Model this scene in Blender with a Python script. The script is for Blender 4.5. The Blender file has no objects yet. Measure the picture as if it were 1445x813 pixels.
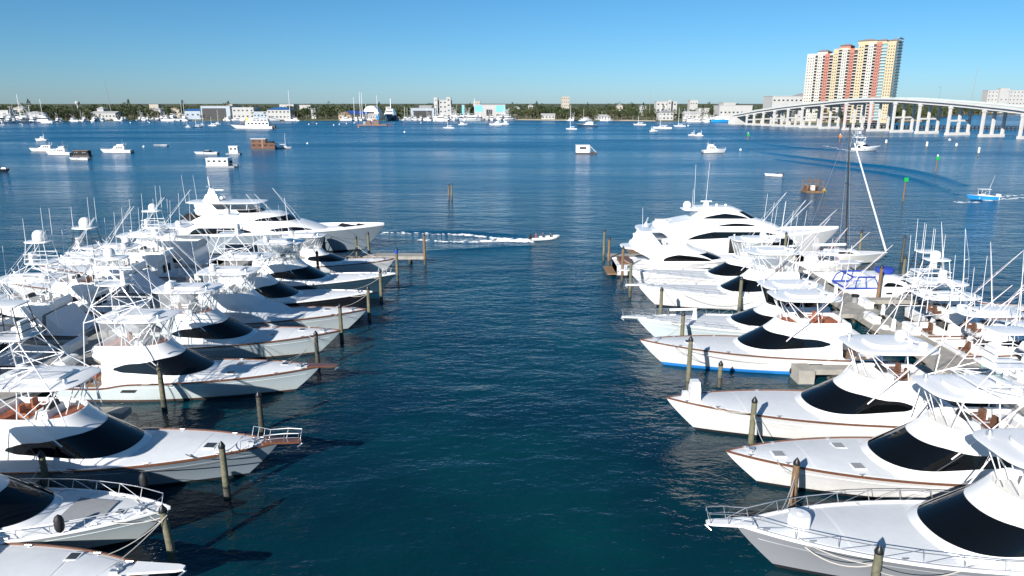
import bpy, bmesh, math, random
from mathutils import Vector, Matrix
R = math.radians
PI = math.pi
scene = bpy.context.scene
COL = scene.collection
random.seed(7)

# ------------------------------------------------------------------ camera, sky, sun, exposure
CAM_H = 22.0
PITCH = math.atan((406.5 - 145.0) / 994.0)
cam_data = bpy.data.cameras.new("camera")
cam_data.sensor_width = 36.0
cam_data.lens = 994.0 / 1445.0 * 36.0
cam_data.clip_start = 0.5
cam_data.clip_end = 60000.0
cam = bpy.data.objects.new("camera", cam_data)
cam.location = (0, 0, CAM_H)
cam.rotation_euler = (R(90) - PITCH, 0, 0)
COL.objects.link(cam)
scene.camera = cam

SUN_AZ = 212.0      # compass bearing of the sun, clockwise from +Y
SUN_EL = 25.0
world = bpy.data.worlds.new("World")
scene.world = world
world.use_nodes = True
wn = world.node_tree
bg = wn.nodes["Background"]
sky = wn.nodes.new("ShaderNodeTexSky")
sky.sky_type = 'NISHITA'
sky.sun_disc = False
sky.sun_elevation = R(SUN_EL)
sky.sun_rotation = R(SUN_AZ)
sky.altitude = 0
sky.air_density = 0.8
sky.dust_density = 0.2
sky.ozone_density = 9.0
hsv = wn.nodes.new("ShaderNodeHueSaturation")     # clear subtropical air: a touch towards cyan
hsv.inputs["Hue"].default_value = 0.486
hsv.inputs["Saturation"].default_value = 1.04
wn.links.new(sky.outputs[0], hsv.inputs["Color"])
wn.links.new(hsv.outputs[0], bg.inputs[0])
bg.inputs[1].default_value = 0.071

sun_d = bpy.data.lights.new("sun", 'SUN')
sun_d.energy = 5.0
sun_d.angle = R(0.5)
sun_d.color = (1.0, 0.955, 0.90)
sun = bpy.data.objects.new("sun", sun_d)
sv = Vector((math.sin(R(SUN_AZ)) * math.cos(R(SUN_EL)), math.cos(R(SUN_AZ)) * math.cos(R(SUN_EL)), math.sin(R(SUN_EL))))
sun.rotation_euler = sv.to_track_quat('Z', 'Y').to_euler()
COL.objects.link(sun)

scene.view_settings.view_transform = 'Standard'
scene.view_settings.look = 'None'
scene.view_settings.gamma = 1.0
scene.view_settings.exposure = 0.60
scene.render.engine = 'CYCLES'
scene.cycles.max_bounces = 8
scene.cycles.transparent_max_bounces = 16

# ------------------------------------------------------------------ materials
def mat(name, col, rough=0.5, metal=0.0, spec=0.5, coat=0.0, vary=0.0, vscale=2.0, bump=0.0, bscale=20.0, col2=None):
    m = bpy.data.materials.new(name); m.use_nodes = True
    nt = m.node_tree; b = nt.nodes["Principled BSDF"]
    b.inputs["Base Color"].default_value = (*col, 1)
    b.inputs["Roughness"].default_value = rough
    b.inputs["Metallic"].default_value = metal
    b.inputs["Specular IOR Level"].default_value = spec
    b.inputs["Coat Weight"].default_value = coat
    b.inputs["Coat Roughness"].default_value = 0.08
    if vary or col2 or bump:
        tc = nt.nodes.new("ShaderNodeTexCoord")
    if vary or col2:
        n = nt.nodes.new("ShaderNodeTexNoise"); n.inputs["Scale"].default_value = vscale
        n.inputs["Detail"].default_value = 5.0; n.inputs["Roughness"].default_value = 0.65
        nt.links.new(tc.outputs["Object"], n.inputs["Vector"])
        r = nt.nodes.new("ShaderNodeValToRGB")
        c2 = col2 if col2 else tuple(c * (1 - vary) for c in col)
        r.color_ramp.elements[0].position = 0.35; r.color_ramp.elements[0].color = (*c2, 1)
        r.color_ramp.elements[1].position = 0.62; r.color_ramp.elements[1].color = (*col, 1)
        nt.links.new(n.outputs["Fac"], r.inputs[0]); nt.links.new(r.outputs[0], b.inputs["Base Color"])
    if bump:
        n2 = nt.nodes.new("ShaderNodeTexNoise"); n2.inputs["Scale"].default_value = bscale
        n2.inputs["Detail"].default_value = 4.0
        nt.links.new(tc.outputs["Object"], n2.inputs["Vector"])
        bp = nt.nodes.new("ShaderNodeBump"); bp.inputs["Strength"].default_value = bump; bp.inputs["Distance"].default_value = 0.05
        nt.links.new(n2.outputs["Fac"], bp.inputs["Height"]); nt.links.new(bp.outputs[0], b.inputs["Normal"])
    return m

M = {}
M['white'] = mat('white_gelcoat', (0.80, 0.80, 0.79), 0.28, coat=0.25, vary=0.035, vscale=0.6)
M['nonskid'] = mat('nonskid_panel', (0.70, 0.72, 0.73), 0.65, vary=0.06, vscale=1.2, bump=0.2, bscale=70)
M['deck'] = mat('white_deck', (0.80, 0.80, 0.80), 0.55, vary=0.05, vscale=1.5, bump=0.15, bscale=60)
M['hull_white'] = mat('white_hull', (0.80, 0.80, 0.79), 0.16, coat=0.5, vary=0.07, vscale=0.7)
M['hull_cream'] = mat('cream_hull', (0.76, 0.75, 0.70), 0.2, coat=0.4, vary=0.04, vscale=0.5)
M['hull_ice'] = mat('ice_blue_hull', (0.60, 0.68, 0.70), 0.16, coat=0.5, vary=0.04, vscale=0.5)
M['hull_pewter'] = mat('pewter_hull', (0.27, 0.28, 0.30), 0.15, coat=0.5, vary=0.05, vscale=0.6)
M['hull_grey'] = mat('grey_hull', (0.25, 0.30, 0.34), 0.15, coat=0.5, vary=0.04, vscale=0.5)  # grey paint, darkened further for shade on the left hulls
M['hull_silver'] = mat('silver_hull', (0.50, 0.52, 0.54), 0.15, coat=0.5, vary=0.04, vscale=0.5)
M['hull_navy'] = mat('navy_hull', (0.02, 0.055, 0.10), 0.10, coat=0.6)
M['hull_teal'] = mat('dark_teal_hull', (0.035, 0.075, 0.11), 0.10, coat=0.6)
M['hull_black'] = mat('dark_hull', (0.02, 0.022, 0.026), 0.10, coat=0.6)
M['hull_mint'] = mat('mint_hull', (0.45, 0.66, 0.58), 0.16, coat=0.5)
M['hull_blue'] = mat('bright_blue_hull', (0.02, 0.26, 0.62), 0.18, coat=0.5)
M['boot_black'] = mat('black_bottom_paint', (0.018, 0.02, 0.022), 0.5)
M['boot_blue'] = mat('blue_bottom_paint', (0.02, 0.20, 0.55), 0.45)
M['boot_brown'] = mat('brown_bottom_paint', (0.07, 0.045, 0.035), 0.5)
M['boot_teal'] = mat('teal_bottom_paint', (0.01, 0.12, 0.15), 0.5)
M['glass'] = mat('black_window_mask', (0.003, 0.0035, 0.004), 0.05, spec=0.55, bump=0.06, bscale=1.2)
M['glass_grey'] = mat('tinted_glass', (0.03, 0.04, 0.045), 0.06, spec=0.5)
M['teak'] = mat('varnished_teak', (0.17, 0.070, 0.036), 0.3, coat=0.4, vary=0.35, vscale=8)
M['wood_deck'] = mat('teak_deck', (0.30, 0.18, 0.10), 0.6, vary=0.3, vscale=9)
M['metal'] = mat('polished_aluminium', (0.78, 0.79, 0.80), 0.28, metal=0.85)
M['pipe'] = mat('white_painted_pipe', (0.80, 0.80, 0.80), 0.3, coat=0.3)
M['pipe_pink'] = mat('pale_pink_pole', (0.78, 0.68, 0.68), 0.35)
M['pipe_black'] = mat('black_pipe', (0.02, 0.02, 0.022), 0.35)
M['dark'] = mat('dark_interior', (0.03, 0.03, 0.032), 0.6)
M['hatch'] = mat('smoked_hatch', (0.05, 0.055, 0.06), 0.1)
M['grey_pad'] = mat('grey_cushion', (0.28, 0.29, 0.30), 0.8, vary=0.1, bump=0.2)
M['seat_orange'] = mat('rust_orange_seat', (0.36, 0.11, 0.05), 0.6, vary=0.2, vscale=4)
M['seat_brown'] = mat('brown_leather_seat', (0.15, 0.068, 0.038), 0.5, vary=0.2, vscale=4)
M['seat_white'] = mat('white_vinyl_seat', (0.72, 0.71, 0.68), 0.5)
M['canvas_white'] = mat('white_canvas_cover', (0.72, 0.74, 0.76), 0.85, vary=0.06, vscale=3, bump=0.3, bscale=6)
M['canvas_blue'] = mat('royal_blue_canvas', (0.015, 0.05, 0.32), 0.8, bump=0.2)
M['canvas_black'] = mat('black_canvas', (0.012, 0.012, 0.013), 0.8, bump=0.4, bscale=4)
M['rubber'] = mat('black_rubber', (0.015, 0.015, 0.016), 0.6)
M['rope'] = mat('pale_rope', (0.50, 0.47, 0.42), 0.9)
M['rope_dark'] = mat('dark_rope', (0.05, 0.05, 0.055), 0.9)
M['concrete'] = mat('dock_concrete', (0.36, 0.34, 0.30), 0.85, vary=0.25, vscale=1.2, bump=0.3, bscale=8)
M['concrete_white'] = mat('bright_bridge_concrete', (0.57, 0.555, 0.525), 0.8, vary=0.12, vscale=0.3)
M['pile_wood'] = mat('weathered_pile_wood', (0.185, 0.165, 0.105), 0.85, col2=(0.085, 0.095, 0.06), vscale=3, bump=0.6, bscale=14)  # weathered wood, base darkened to carry shade on the left piles
M['pile_tan'] = mat('bare_brown_pile_wood', (0.24, 0.14, 0.07), 0.85, col2=(0.12, 0.08, 0.045), vscale=3, bump=0.6, bscale=14)
M['pile_wet'] = mat('wet_barnacled_pile', (0.035, 0.035, 0.028), 0.6, col2=(0.10, 0.10, 0.08), vscale=9, bump=0.8, bscale=20)
M['cap_black'] = mat('black_pile_cap', (0.012, 0.012, 0.013), 0.4)
M['plastic_white'] = mat('white_fibreglass', (0.80, 0.80, 0.78), 0.4, vary=0.05, vscale=2)
M['red'] = mat('red_paint', (0.55, 0.03, 0.02), 0.4)
M['orange'] = mat('orange_plastic', (0.75, 0.20, 0.03), 0.45)
M['yellow'] = mat('yellow_plastic', (0.75, 0.45, 0.05), 0.45)
M['green'] = mat('green_daymark', (0.008, 0.34, 0.06), 0.45)
M['blue_stripe'] = mat('blue_stripe', (0.015, 0.07, 0.42), 0.35)

def stain(m):
    nt = m.node_tree; b = nt.nodes["Principled BSDF"]; L_ = nt.links
    tc = nt.nodes.new("ShaderNodeTexCoord"); sp = nt.nodes.new("ShaderNodeSeparateXYZ"); L_.new(tc.outputs["Object"], sp.inputs[0])
    mp = nt.nodes.new("ShaderNodeMapping"); mp.inputs["Scale"].default_value = (3.0, 3.0, 0.35); L_.new(tc.outputs["Object"], mp.inputs[0])
    n = nt.nodes.new("ShaderNodeTexNoise"); n.inputs["Scale"].default_value = 1.6; n.inputs["Detail"].default_value = 4; L_.new(mp.outputs[0], n.inputs["Vector"])
    mr = nt.nodes.new("ShaderNodeMapRange"); mr.inputs[1].default_value = 0.2; mr.inputs[2].default_value = 1.0; mr.inputs[3].default_value = 0.6; mr.inputs[4].default_value = 0.03; L_.new(sp.outputs["Z"], mr.inputs[0])
    mu = nt.nodes.new("ShaderNodeMath"); mu.operation = 'MULTIPLY'; L_.new(mr.outputs[0], mu.inputs[0]); L_.new(n.outputs["Fac"], mu.inputs[1])
    mx = nt.nodes.new("ShaderNodeMix"); mx.data_type = 'RGBA'; L_.new(mu.outputs[0], mx.inputs["Factor"])
    src = b.inputs["Base Color"].links[0].from_socket; L_.new(src, mx.inputs["A"]); mx.inputs["B"].default_value = (0.36, 0.33, 0.25, 1); L_.new(mx.outputs["Result"], b.inputs["Base Color"])
for k_ in ('hull_white', 'hull_cream', 'hull_ice', 'hull_mint', 'hull_silver'): 
    if M[k_].node_tree.nodes["Principled BSDF"].inputs["Base Color"].is_linked: stain(M[k_])
def clear_mat():
    m = bpy.data.materials.new('clear_vinyl'); m.use_nodes = True
    nt = m.node_tree; b = nt.nodes["Principled BSDF"]; out = nt.nodes["Material Output"]
    b.inputs["Base Color"].default_value = (0.75, 0.78, 0.80, 1); b.inputs["Roughness"].default_value = 0.12
    t = nt.nodes.new("ShaderNodeBsdfTransparent"); t.inputs[0].default_value = (0.93, 0.95, 0.96, 1)
    mx = nt.nodes.new("ShaderNodeMixShader"); mx.inputs[0].default_value = 0.26
    nt.links.new(t.outputs[0], mx.inputs[1]); nt.links.new(b.outputs[0], mx.inputs[2]); nt.links.new(mx.outputs[0], out.inputs[0])
    return m
M['clear'] = clear_mat()

# ------------------------------------------------------------------ mesh collector
class MB:
    def __init__(s):
        s.v = []; s.f = []; s.m = []
    def quad(s, a, b, c, d, mi=0):
        n = len(s.v); s.v += [a, b, c, d]; s.f.append((n, n+1, n+2, n+3)); s.m.append(mi); return s
    def poly(s, pts, mi=0):
        n = len(s.v); s.v += list(pts); s.f.append(tuple(range(n, n+len(pts)))); s.m.append(mi); return s
    def grid(s, rows, mi=0, close_u=False, close_v=False):
        # rows: list of equally long point lists; mi may be a function (i, j)
        n = len(s.v); nr = len(rows); nc = len(rows[0])
        for r in rows: s.v += [tuple(p) for p in r]
        for i in range(nr if close_u else nr-1):
            for j in range(nc if close_v else nc-1):
                i2 = (i+1) % nr; j2 = (j+1) % nc
                s.f.append((n+i*nc+j, n+i*nc+j2, n+i2*nc+j2, n+i2*nc+j)); s.m.append(mi(i, j) if callable(mi) else mi)
        return s
    def box(s, x0, x1, y0, y1, z0, z1, mi=0, tx=1.0, ty=1.0):
        # tx, ty shrink the top
        n = len(s.v); cx = (x0+x1)/2; cy = (y0+y1)/2; hx = (x1-x0)/2; hy = (y1-y0)/2
        s.v += [(x0, y0, z0), (x1, y0, z0), (x1, y1, z0), (x0, y1, z0),
                (cx-hx*tx, cy-hy*ty, z1), (cx+hx*tx, cy-hy*ty, z1), (cx+hx*tx, cy+hy*ty, z1), (cx-hx*tx, cy+hy*ty, z1)]
        for f in ((3, 2, 1, 0), (4, 5, 6, 7), (0, 1, 5, 4), (1, 2, 6, 5), (2, 3, 7, 6), (3, 0, 4, 7)):
            s.f.append(tuple(n+k for k in f)); s.m.append(mi)
        return s
    def tube(s, pts, r, n=6, mi=0, r1=None, cap=True):
        pts = [Vector(p) for p in pts]; N = len(pts); base = len(s.v)
        up0 = Vector((0, 0, 1))
        for k, p in enumerate(pts):
            d = (pts[min(k+1, N-1)] - pts[max(k-1, 0)])
            if d.length < 1e-9: d = Vector((0, 0, 1))
            d.normalize()
            a = d.cross(up0)
            if a.length < 0.05: a = d.cross(Vector((0, 1, 0)))
            a.normalize(); b = d.cross(a)
            rr = r if r1 is None else r + (r1-r)*k/(N-1)
            for q in range(n):
                t = 2*PI*q/n
                s.v.append(tuple(p + a*math.cos(t)*rr + b*math.sin(t)*rr))
        for k in range(N-1):
            for q in range(n):
                q2 = (q+1) % n
                s.f.append((base+k*n+q, base+k*n+q2, base+(k+1)*n+q2, base+(k+1)*n+q)); s.m.append(mi)
        if cap:
            s.f.append(tuple(base+q for q in range(n))[::-1]); s.m.append(mi)
            s.f.append(tuple(base+(N-1)*n+q for q in range(n))); s.m.append(mi)
        return s
    def lathe(s, prof, c=(0, 0, 0), n=12, mi=0, axis='z', sx=1, sy=1):
        rows = []
        for (r, h) in prof:
            row = []
            for q in range(n):
                t = 2*PI*q/n; a, b = r*math.cos(t)*sx, r*math.sin(t)*sy
                if axis == 'z': p = (c[0]+a, c[1]+b, c[2]+h)
                elif axis == 'x': p = (c[0]+h, c[1]+a, c[2]+b)
                else: p = (c[0]+a, c[1]+h, c[2]+b)
                row.append(p)
            rows.append(row)
        s.grid(rows, mi, close_v=True)
        return s
    def dome(s, c, r, h=None, n=12, mi=0, skirt=0.0):
        h = h or r
        prof = [(r*0.92, 0), (r, 0.05*h)] + [(r*math.cos(a), skirt + h*math.sin(a)) for a in [R(x) for x in (0, 15, 30, 45, 60, 75, 88)]]
        return s.lathe(prof, c, n, mi)
    def slab(s, x0, x1, w, z, t, camber=0.0, nose=0.35, e=0.55, mi=0, n=40, wa=1.0):
        # rounded plan plate: superellipse, camber on top
        cx = (x0+x1)/2; hx = (x1-x0)/2
        def ring(k, dz):
            out = []
            for q in range(n):
                a = 2*PI*q/n; ca, sa = math.cos(a), math.sin(a)
                x = math.copysign(abs(ca)**e, ca); y = math.copysign(abs(sa)**e, sa)
                ww = w/2*(1 + (wa-1)*(0.5-0.5*x))
                yy = y*ww*k
                out.append((cx+x*hx*k, yy, dz + camber*(1-(k*y)**2)*(1-0.5*(k*x)**2) - camber*0.0))
            return out
        rows = [ring(0.02, z), ring(0.5, z), ring(0.97, z), ring(1.0, z+t*0.35), ring(1.0, z+t*0.7), ring(0.97, z+t), ring(0.8, z+t), ring(0.5, z+t), ring(0.25, z+t), ring(0.02, z+t)]
        s.grid(rows, mi, close_v=True)
        return s
    def build(s, name, material, parent=None, smooth=35, loc=None, recalc=True):
        me = bpy.data.meshes.new(name)
        me.from_pydata(s.v, [], s.f)
        mats = material if isinstance(material, (list, tuple)) else [material]
        for m in mats: me.materials.append(m)
        if len(mats) > 1: me.polygons.foreach_set("material_index", s.m)
        if recalc:
            b = bmesh.new(); b.from_mesh(me)
            bmesh.ops.remove_doubles(b, verts=b.verts, dist=0.0008)
            bmesh.ops.recalc_face_normals(b, faces=b.faces)
            b.to_mesh(me); b.free()
        if smooth:
            me.polygons.foreach_set("use_smooth", [True]*len(me.polygons))
            me.set_sharp_from_angle(angle=R(smooth))
        me.update()
        o = bpy.data.objects.new(name, me); COL.objects.link(o)
        if parent is not None: o.parent = parent
        if loc is not None: o.location = loc
        return o

def tag(o, label=None, cat=None, group=None, kind=None):
    if label: o['label'] = label
    if cat: o['category'] = cat
    if group: o['group'] = group
    if kind: o['kind'] = kind
    return o
def empty(name, loc, rz=0.0, label=None, cat=None, group=None):
    o = bpy.data.objects.new(name, None); COL.objects.link(o)
    o.empty_display_size = 0.5
    o.location = loc; o.rotation_euler = (0, 0, rz)
    return tag(o, label, cat, group)
def copy_tree(o, parent=None):
    c = o.copy(); COL.objects.link(c)
    if parent is not None: c.parent = parent
    for ch in list(o.children): copy_tree(ch, c)
    return c
def at(px, py, z=0.0):
    # ground position (metres) that a point of the survey photograph stands on, at height z
    x = (px-722.5)/994.0; y = -(py-406.5)/994.0
    c, s_ = math.cos(PITCH), math.sin(PITCH)
    d = (x, c + y*s_, -s_ + y*c); t = (z-CAM_H)/d[2]
    return Vector((d[0]*t, d[1]*t, z))

def lerp(a, b, t): return a + (b-a)*t
def sstep(a, b, x):
    t = max(0.0, min(1.0, (x-a)/(b-a))); return t*t*(3-2*t)
def catmull(arr, v):
    n = len(arr)-1; i = max(0, min(n-1, int(v))); t = v-i
    p1, p2 = arr[i], arr[i+1]; p0 = arr[i-1] if i > 0 else p1; p3 = arr[i+2] if i+2 <= n else p2
    m1, m2 = (p2-p0)/2, (p3-p1)/2
    t2, t3 = t*t, t*t*t
    return (2*t3-3*t2+1)*p1 + (t3-2*t2+t)*m1 + (-2*t3+3*t2)*p2 + (t3-t2)*m2

# ------------------------------------------------------------------ water
def water_material():
    m = bpy.data.materials.new('sea_water'); m.use_nodes = True
    nt = m.node_tree; N = nt.nodes; Lk = nt.links
    b = N["Principled BSDF"]
    b.inputs["Roughness"].default_value = 0.06
    b.inputs["IOR"].default_value = 1.333
    tc = N.new("ShaderNodeTexCoord")
    def noise(scale, detail, rough, sx=1, sy=1, rot=0.0, dist=0.0):
        mp = N.new("ShaderNodeMapping"); mp.inputs["Scale"].default_value = (sx, sy, 1); mp.inputs["Rotation"].default_value = (0, 0, rot)
        Lk.new(tc.outputs["Object"], mp.inputs["Vector"])
        n = N.new("ShaderNodeTexNoise"); n.inputs["Scale"].default_value = scale; n.inputs["Detail"].default_value = detail
        n.inputs["Roughness"].default_value = rough; n.inputs["Distortion"].default_value = dist
        Lk.new(mp.outputs[0], n.inputs["Vector"]); return n
    def math_(op, a, bb):
        q = N.new("ShaderNodeMath"); q.operation = op
        for i, z in enumerate((a, bb)):
            if isinstance(z, (int, float)): q.inputs[i].default_value = z
            else: Lk.new(z, q.inputs[i])
        return q.outputs[0]
    w1 = noise(0.42, 3.0, 0.55, 0.55, 1.0, R(12), 0.3)     # chop, crests across the wind
    w2 = noise(1.5, 3.0, 0.6, 0.6, 1.0, R(-14), 0.2)
    w3 = noise(5.0, 2.0, 0.5, 0.7, 1.0, R(5))
    w0 = noise(0.11, 3.0, 0.6, 0.4, 1.0, R(7), 0.4)     # longer swell out in the bay
    gust = noise(0.018, 4.0, 0.6, 0.22, 1.0, R(3))
    h = math_('ADD', math_('MULTIPLY', w0.outputs["Fac"], 0.9), math_('ADD', math_('MULTIPLY', w1.outputs["Fac"], 0.55), math_('ADD', math_('MULTIPLY', w2.outputs["Fac"], 0.22), math_('MULTIPLY', w3.outputs["Fac"], 0.05))))
    amp = N.new("ShaderNodeMapRange"); amp.inputs[1].default_value = 0.3; amp.inputs[2].default_value = 0.7; amp.inputs[3].default_value = 0.42; amp.inputs[4].default_value = 1.35
    Lk.new(gust.outputs["Fac"], amp.inputs[0])
    h = math_('MULTIPLY', h, amp.outputs[0])
    # the basin between the boats is sheltered, the open bay is choppier
    sp = N.new("ShaderNodeSeparateXYZ"); Lk.new(tc.outputs["Object"], sp.inputs[0])
    sh = N.new("ShaderNodeMapRange"); sh.inputs[1].default_value = 40; sh.inputs[2].default_value = 190; sh.inputs[3].default_value = 0.52; sh.inputs[4].default_value = 1.25
    Lk.new(sp.outputs["Y"], sh.inputs[0])
    h = math_('MULTIPLY', h, sh.outputs[0])
    bp = N.new("ShaderNodeBump"); bp.inputs["Strength"].default_value = 1.0; bp.inputs["Distance"].default_value = 0.95
    Lk.new(h, bp.inputs["Height"]); Lk.new(bp.outputs[0], b.inputs["Normal"])
    # colour of the water body: deep blue with greener shallows over sand and darker patches at random
    bed = noise(0.045, 4.0, 0.55)
    r = N.new("ShaderNodeValToRGB")
    r.color_ramp.elements[0].position = 0.36; r.color_ramp.elements[0].color = (0.0008, 0.013, 0.026, 1)
    r.color_ramp.elements[1].position = 0.68; r.color_ramp.elements[1].color = (0.0010, 0.041, 0.046, 1)
    Lk.new(bed.outputs["Fac"], r.inputs[0])
    # brighter blue farther out: reflected sky put into the body colour
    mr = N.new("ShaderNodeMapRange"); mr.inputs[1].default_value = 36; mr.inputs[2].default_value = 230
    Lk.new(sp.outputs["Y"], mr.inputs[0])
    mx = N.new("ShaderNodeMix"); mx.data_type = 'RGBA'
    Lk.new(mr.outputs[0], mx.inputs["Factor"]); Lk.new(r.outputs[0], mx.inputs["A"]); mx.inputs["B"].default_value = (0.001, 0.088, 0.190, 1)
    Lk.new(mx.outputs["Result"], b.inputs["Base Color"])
    # waves too small to resolve far out spread the reflection
    rr = N.new("ShaderNodeMapRange"); rr.inputs[1].default_value = 40; rr.inputs[2].default_value = 400; rr.inputs[3].default_value = 0.07; rr.inputs[4].default_value = 0.25
    Lk.new(sp.outputs["Y"], rr.inputs[0])
    rg = N.new("ShaderNodeMapRange"); rg.inputs[1].default_value = 0.35; rg.inputs[2].default_value = 0.65; rg.inputs[3].default_value = 0.55; rg.inputs[4].default_value = 1.35
    Lk.new(gust.outputs["Fac"], rg.inputs[0])
    Lk.new(math_('MULTIPLY', rr.outputs[0], rg.outputs[0]), b.inputs["Roughness"])
    return m
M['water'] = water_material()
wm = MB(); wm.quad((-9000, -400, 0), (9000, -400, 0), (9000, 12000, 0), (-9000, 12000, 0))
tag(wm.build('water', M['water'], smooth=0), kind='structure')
# ------------------------------------------------------------------ boats
BOATS = []
class Hull:
    """Hull lines in boat space: x forward (0 amidships), y to port, z up from the water."""
    def __init__(s, L, B, fb, fs, rake=2.2, full=2.3, flare=1.6, step=0.0, sheer_p=1.25, wl=0.9, start=0.38):
        s.L, s.B, s.fb, s.fs, s.rake, s.full, s.flare, s.step, s.sp, s.wl, s.start = L, B, fb, fs, rake, full, flare, step, sheer_p, wl, start
    def hs(s, u):
        if u < s.start: k = (s.start-u)/s.start; return s.B/2*(1-0.07*k*k)
        k = (u-s.start)/(1-s.start); return s.B/2*max(0.0, 1-k**s.full)**0.92
    def hw(s, u):
        st = s.start*0.7
        if u < st: k = (st-u)/st; return s.B/2*s.wl*(1-0.06*k*k)
        k = (u-st)/(1-st); return s.B/2*s.wl*max(0.0, 1-k**(s.full*0.82))
    def zs(s, u):
        if s.step:
            return s.fs + s.step*sstep(0.17, 0.30, u) + (s.fb-s.fs-s.step)*max(0, u-0.1)**s.sp/(0.9**s.sp)
        return s.fs + (s.fb-s.fs)*u**s.sp
    def xe(s, t):
        return s.L/2 - s.rake*max(0.0, 1-t)**1.15
    def pt(s, u, z):
        zz = s.zs(u)
        if z >= 0:
            t = z/zz; y = lerp(s.hw(u), s.hs(u), t**s.flare)
        else:
            t = 0; y = s.hw(u)*(1+z*0.7)
        x = -s.L/2 + u*(s.xe(t)+s.L/2) - (0.25*max(0, z)*(1-u)**6 * 0)
        if z < 0: x -= u**3*(-z)*1.5
        return (x, y, z)
    def u_of(s, x): return (x+s.L/2)/s.L
    def sheer(s, u, side=1, inset=0.0, dz=0.0):
        return (-s.L/2+u*s.L, side*max(0.0, s.hs(u)-inset), s.zs(u)+dz)
    def deckpt(s, x, y, dz=0.0, camber=0.16):
        u = s.u_of(x); h = max(0.05, s.hs(u)); k = max(-1, min(1, y/h))
        return (x, y, s.zs(u)+camber*min(1, h/1.5)*(1-k*k)+dz)

def us(n, p=1.0, u0=0.0, u1=1.0):
    return [u0+(u1-u0)*(1-(1-k/(n-1))**p) for k in range(n)]

def build_hull(h, root, hull_m, boot_m, boot_z=0.2, n=34, name='hull', stripe=None):
    mb = MB(); U = us(n, 1.35)
    tl = [0.0, 0.2, 0.4, 0.6, 0.75, 0.88, 1.0]
    def prof(u, side):
        zz = h.zs(u)
        zl = [-0.55, -0.02, boot_z] + [boot_z + (zz-boot_z)*t for t in tl[1:]]
        return [(p[0], side*p[1], p[2]) for p in (h.pt(u, z) for z in zl)]
    for side in (1, -1):
        mb.grid([prof(u, side) for u in U], lambda i, j: 1 if j < 2 else (2 if stripe and j == 7 else 0))
    a, b = prof(0, 1), prof(0, -1)
    mb.grid([a, b], lambda i, j: 1 if j < 2 else 0)
    return mb.build(name, [hull_m, boot_m] + ([stripe] if stripe else []), root, 40)

def build_deck(h, root, u0, material, n=26, name='deck', camber=0.16, drop=0.03):
    mb = MB(); rows = []
    V = [-1, -0.94, -0.7, -0.4, 0, 0.4, 0.7, 0.94, 1]
    for u in us(n, 1.35, u0, 0.995):
        hh = h.hs(u)*0.992; c = camber*min(1, hh/1.5)
        rows.append([(-h.L/2+u*h.L, v*hh, h.zs(u)-drop+c*(1-v*v)) for v in V])
    mb.grid(rows)
    # the bulkhead at the after end of the deck
    lo = [(p[0], p[1], 0.3) for p in rows[0]]
    mb.grid([rows[0], lo])
    return mb.build(name, material, root, 30)

def build_panel(h, root, u0, u1, material, camber=.16, drop=.03):
    # non-skid field inside a smooth white margin, a few millimetres proud of the deck
    for a, b in ((u0, lerp(u0, u1, .52)), (lerp(u0, u1, .54), u1)):
        rows = []
        for u in us(12, 1.0, a, b):
            hh = h.hs(u)*.992; c = camber*min(1, hh/1.5); m = max(.1, 1-.30/max(.4, hh))
            rows.append([(-h.L/2+u*h.L, v*m*hh, h.zs(u)-drop+c*(1-(v*m)**2)+.012) for v in (-1, -.7, -.35, 0, .35, .7, 1)])
        MB().grid(rows).build('nonskid_panel', material, root, 30)

def build_cockpit(h, root, u1, sole_z, deck_m, sole_m):
    mb = MB(); ow = 0.36; rows = []
    U = [u1*k/8 for k in range(9)]
    for side in (1, -1):
        rows = []
        for u in U:
            x = -h.L/2+u*h.L; y = h.hs(u); z = h.zs(u)
            rows.append([(x, side*y, z-0.01), (x, side*(y-0.04), z+0.03), (x, side*(y-ow), z+0.03), (x, side*(y-ow-0.03), sole_z)])
        mb.grid(rows)
    x = -h.L/2; y = h.hs(0); z = h.zs(0)
    mb.grid([[(x, y, z-0.01), (x, -y, z-0.01)], [(x+0.04, y-.05, z+0.035), (x+0.04, -y+.05, z+0.035)], [(x+0.42, y-.4, z+0.035), (x+0.42, -y+.4, z+0.035)], [(x+0.45, y-.4, sole_z), (x+0.45, -y+.4, sole_z)]])
    o = mb.build('cockpit_coaming', deck_m, root, 35)
    m2 = MB()
    xe = -h.L/2+u1*h.L
    m2.grid([[(x+0.3, h.hs(0)-.3, sole_z), (x+0.3, -h.hs(0)+.3, sole_z)], [(xe, h.hs(u1)-.3, sole_z), (xe, -h.hs(u1)+.3, sole_z)]])
    m2.build('cockpit_sole', sole_m, root, 0)

def build_toerail(h, root, material, u0=0.0, hgt=0.055, w=0.075, name='toe_rail', n=40):
    mb = MB()
    for side in (1, -1):
        rows = []
        for u in us(n, 1.5, u0, 0.9995):
            x, y, z = h.sheer(u, 1)
            o = 0.025
            rows.append([(x, side*(y+o), z-0.05), (x, side*(y+o+.01), z+hgt*0.6), (x, side*(y+o-.02), z+hgt), (x, side*max(0, y-w), z+hgt), (x, side*max(0, y-w-.01), z-0.02)])
        mb.grid(rows)
    return mb.build(name, material, root, 40)

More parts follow.
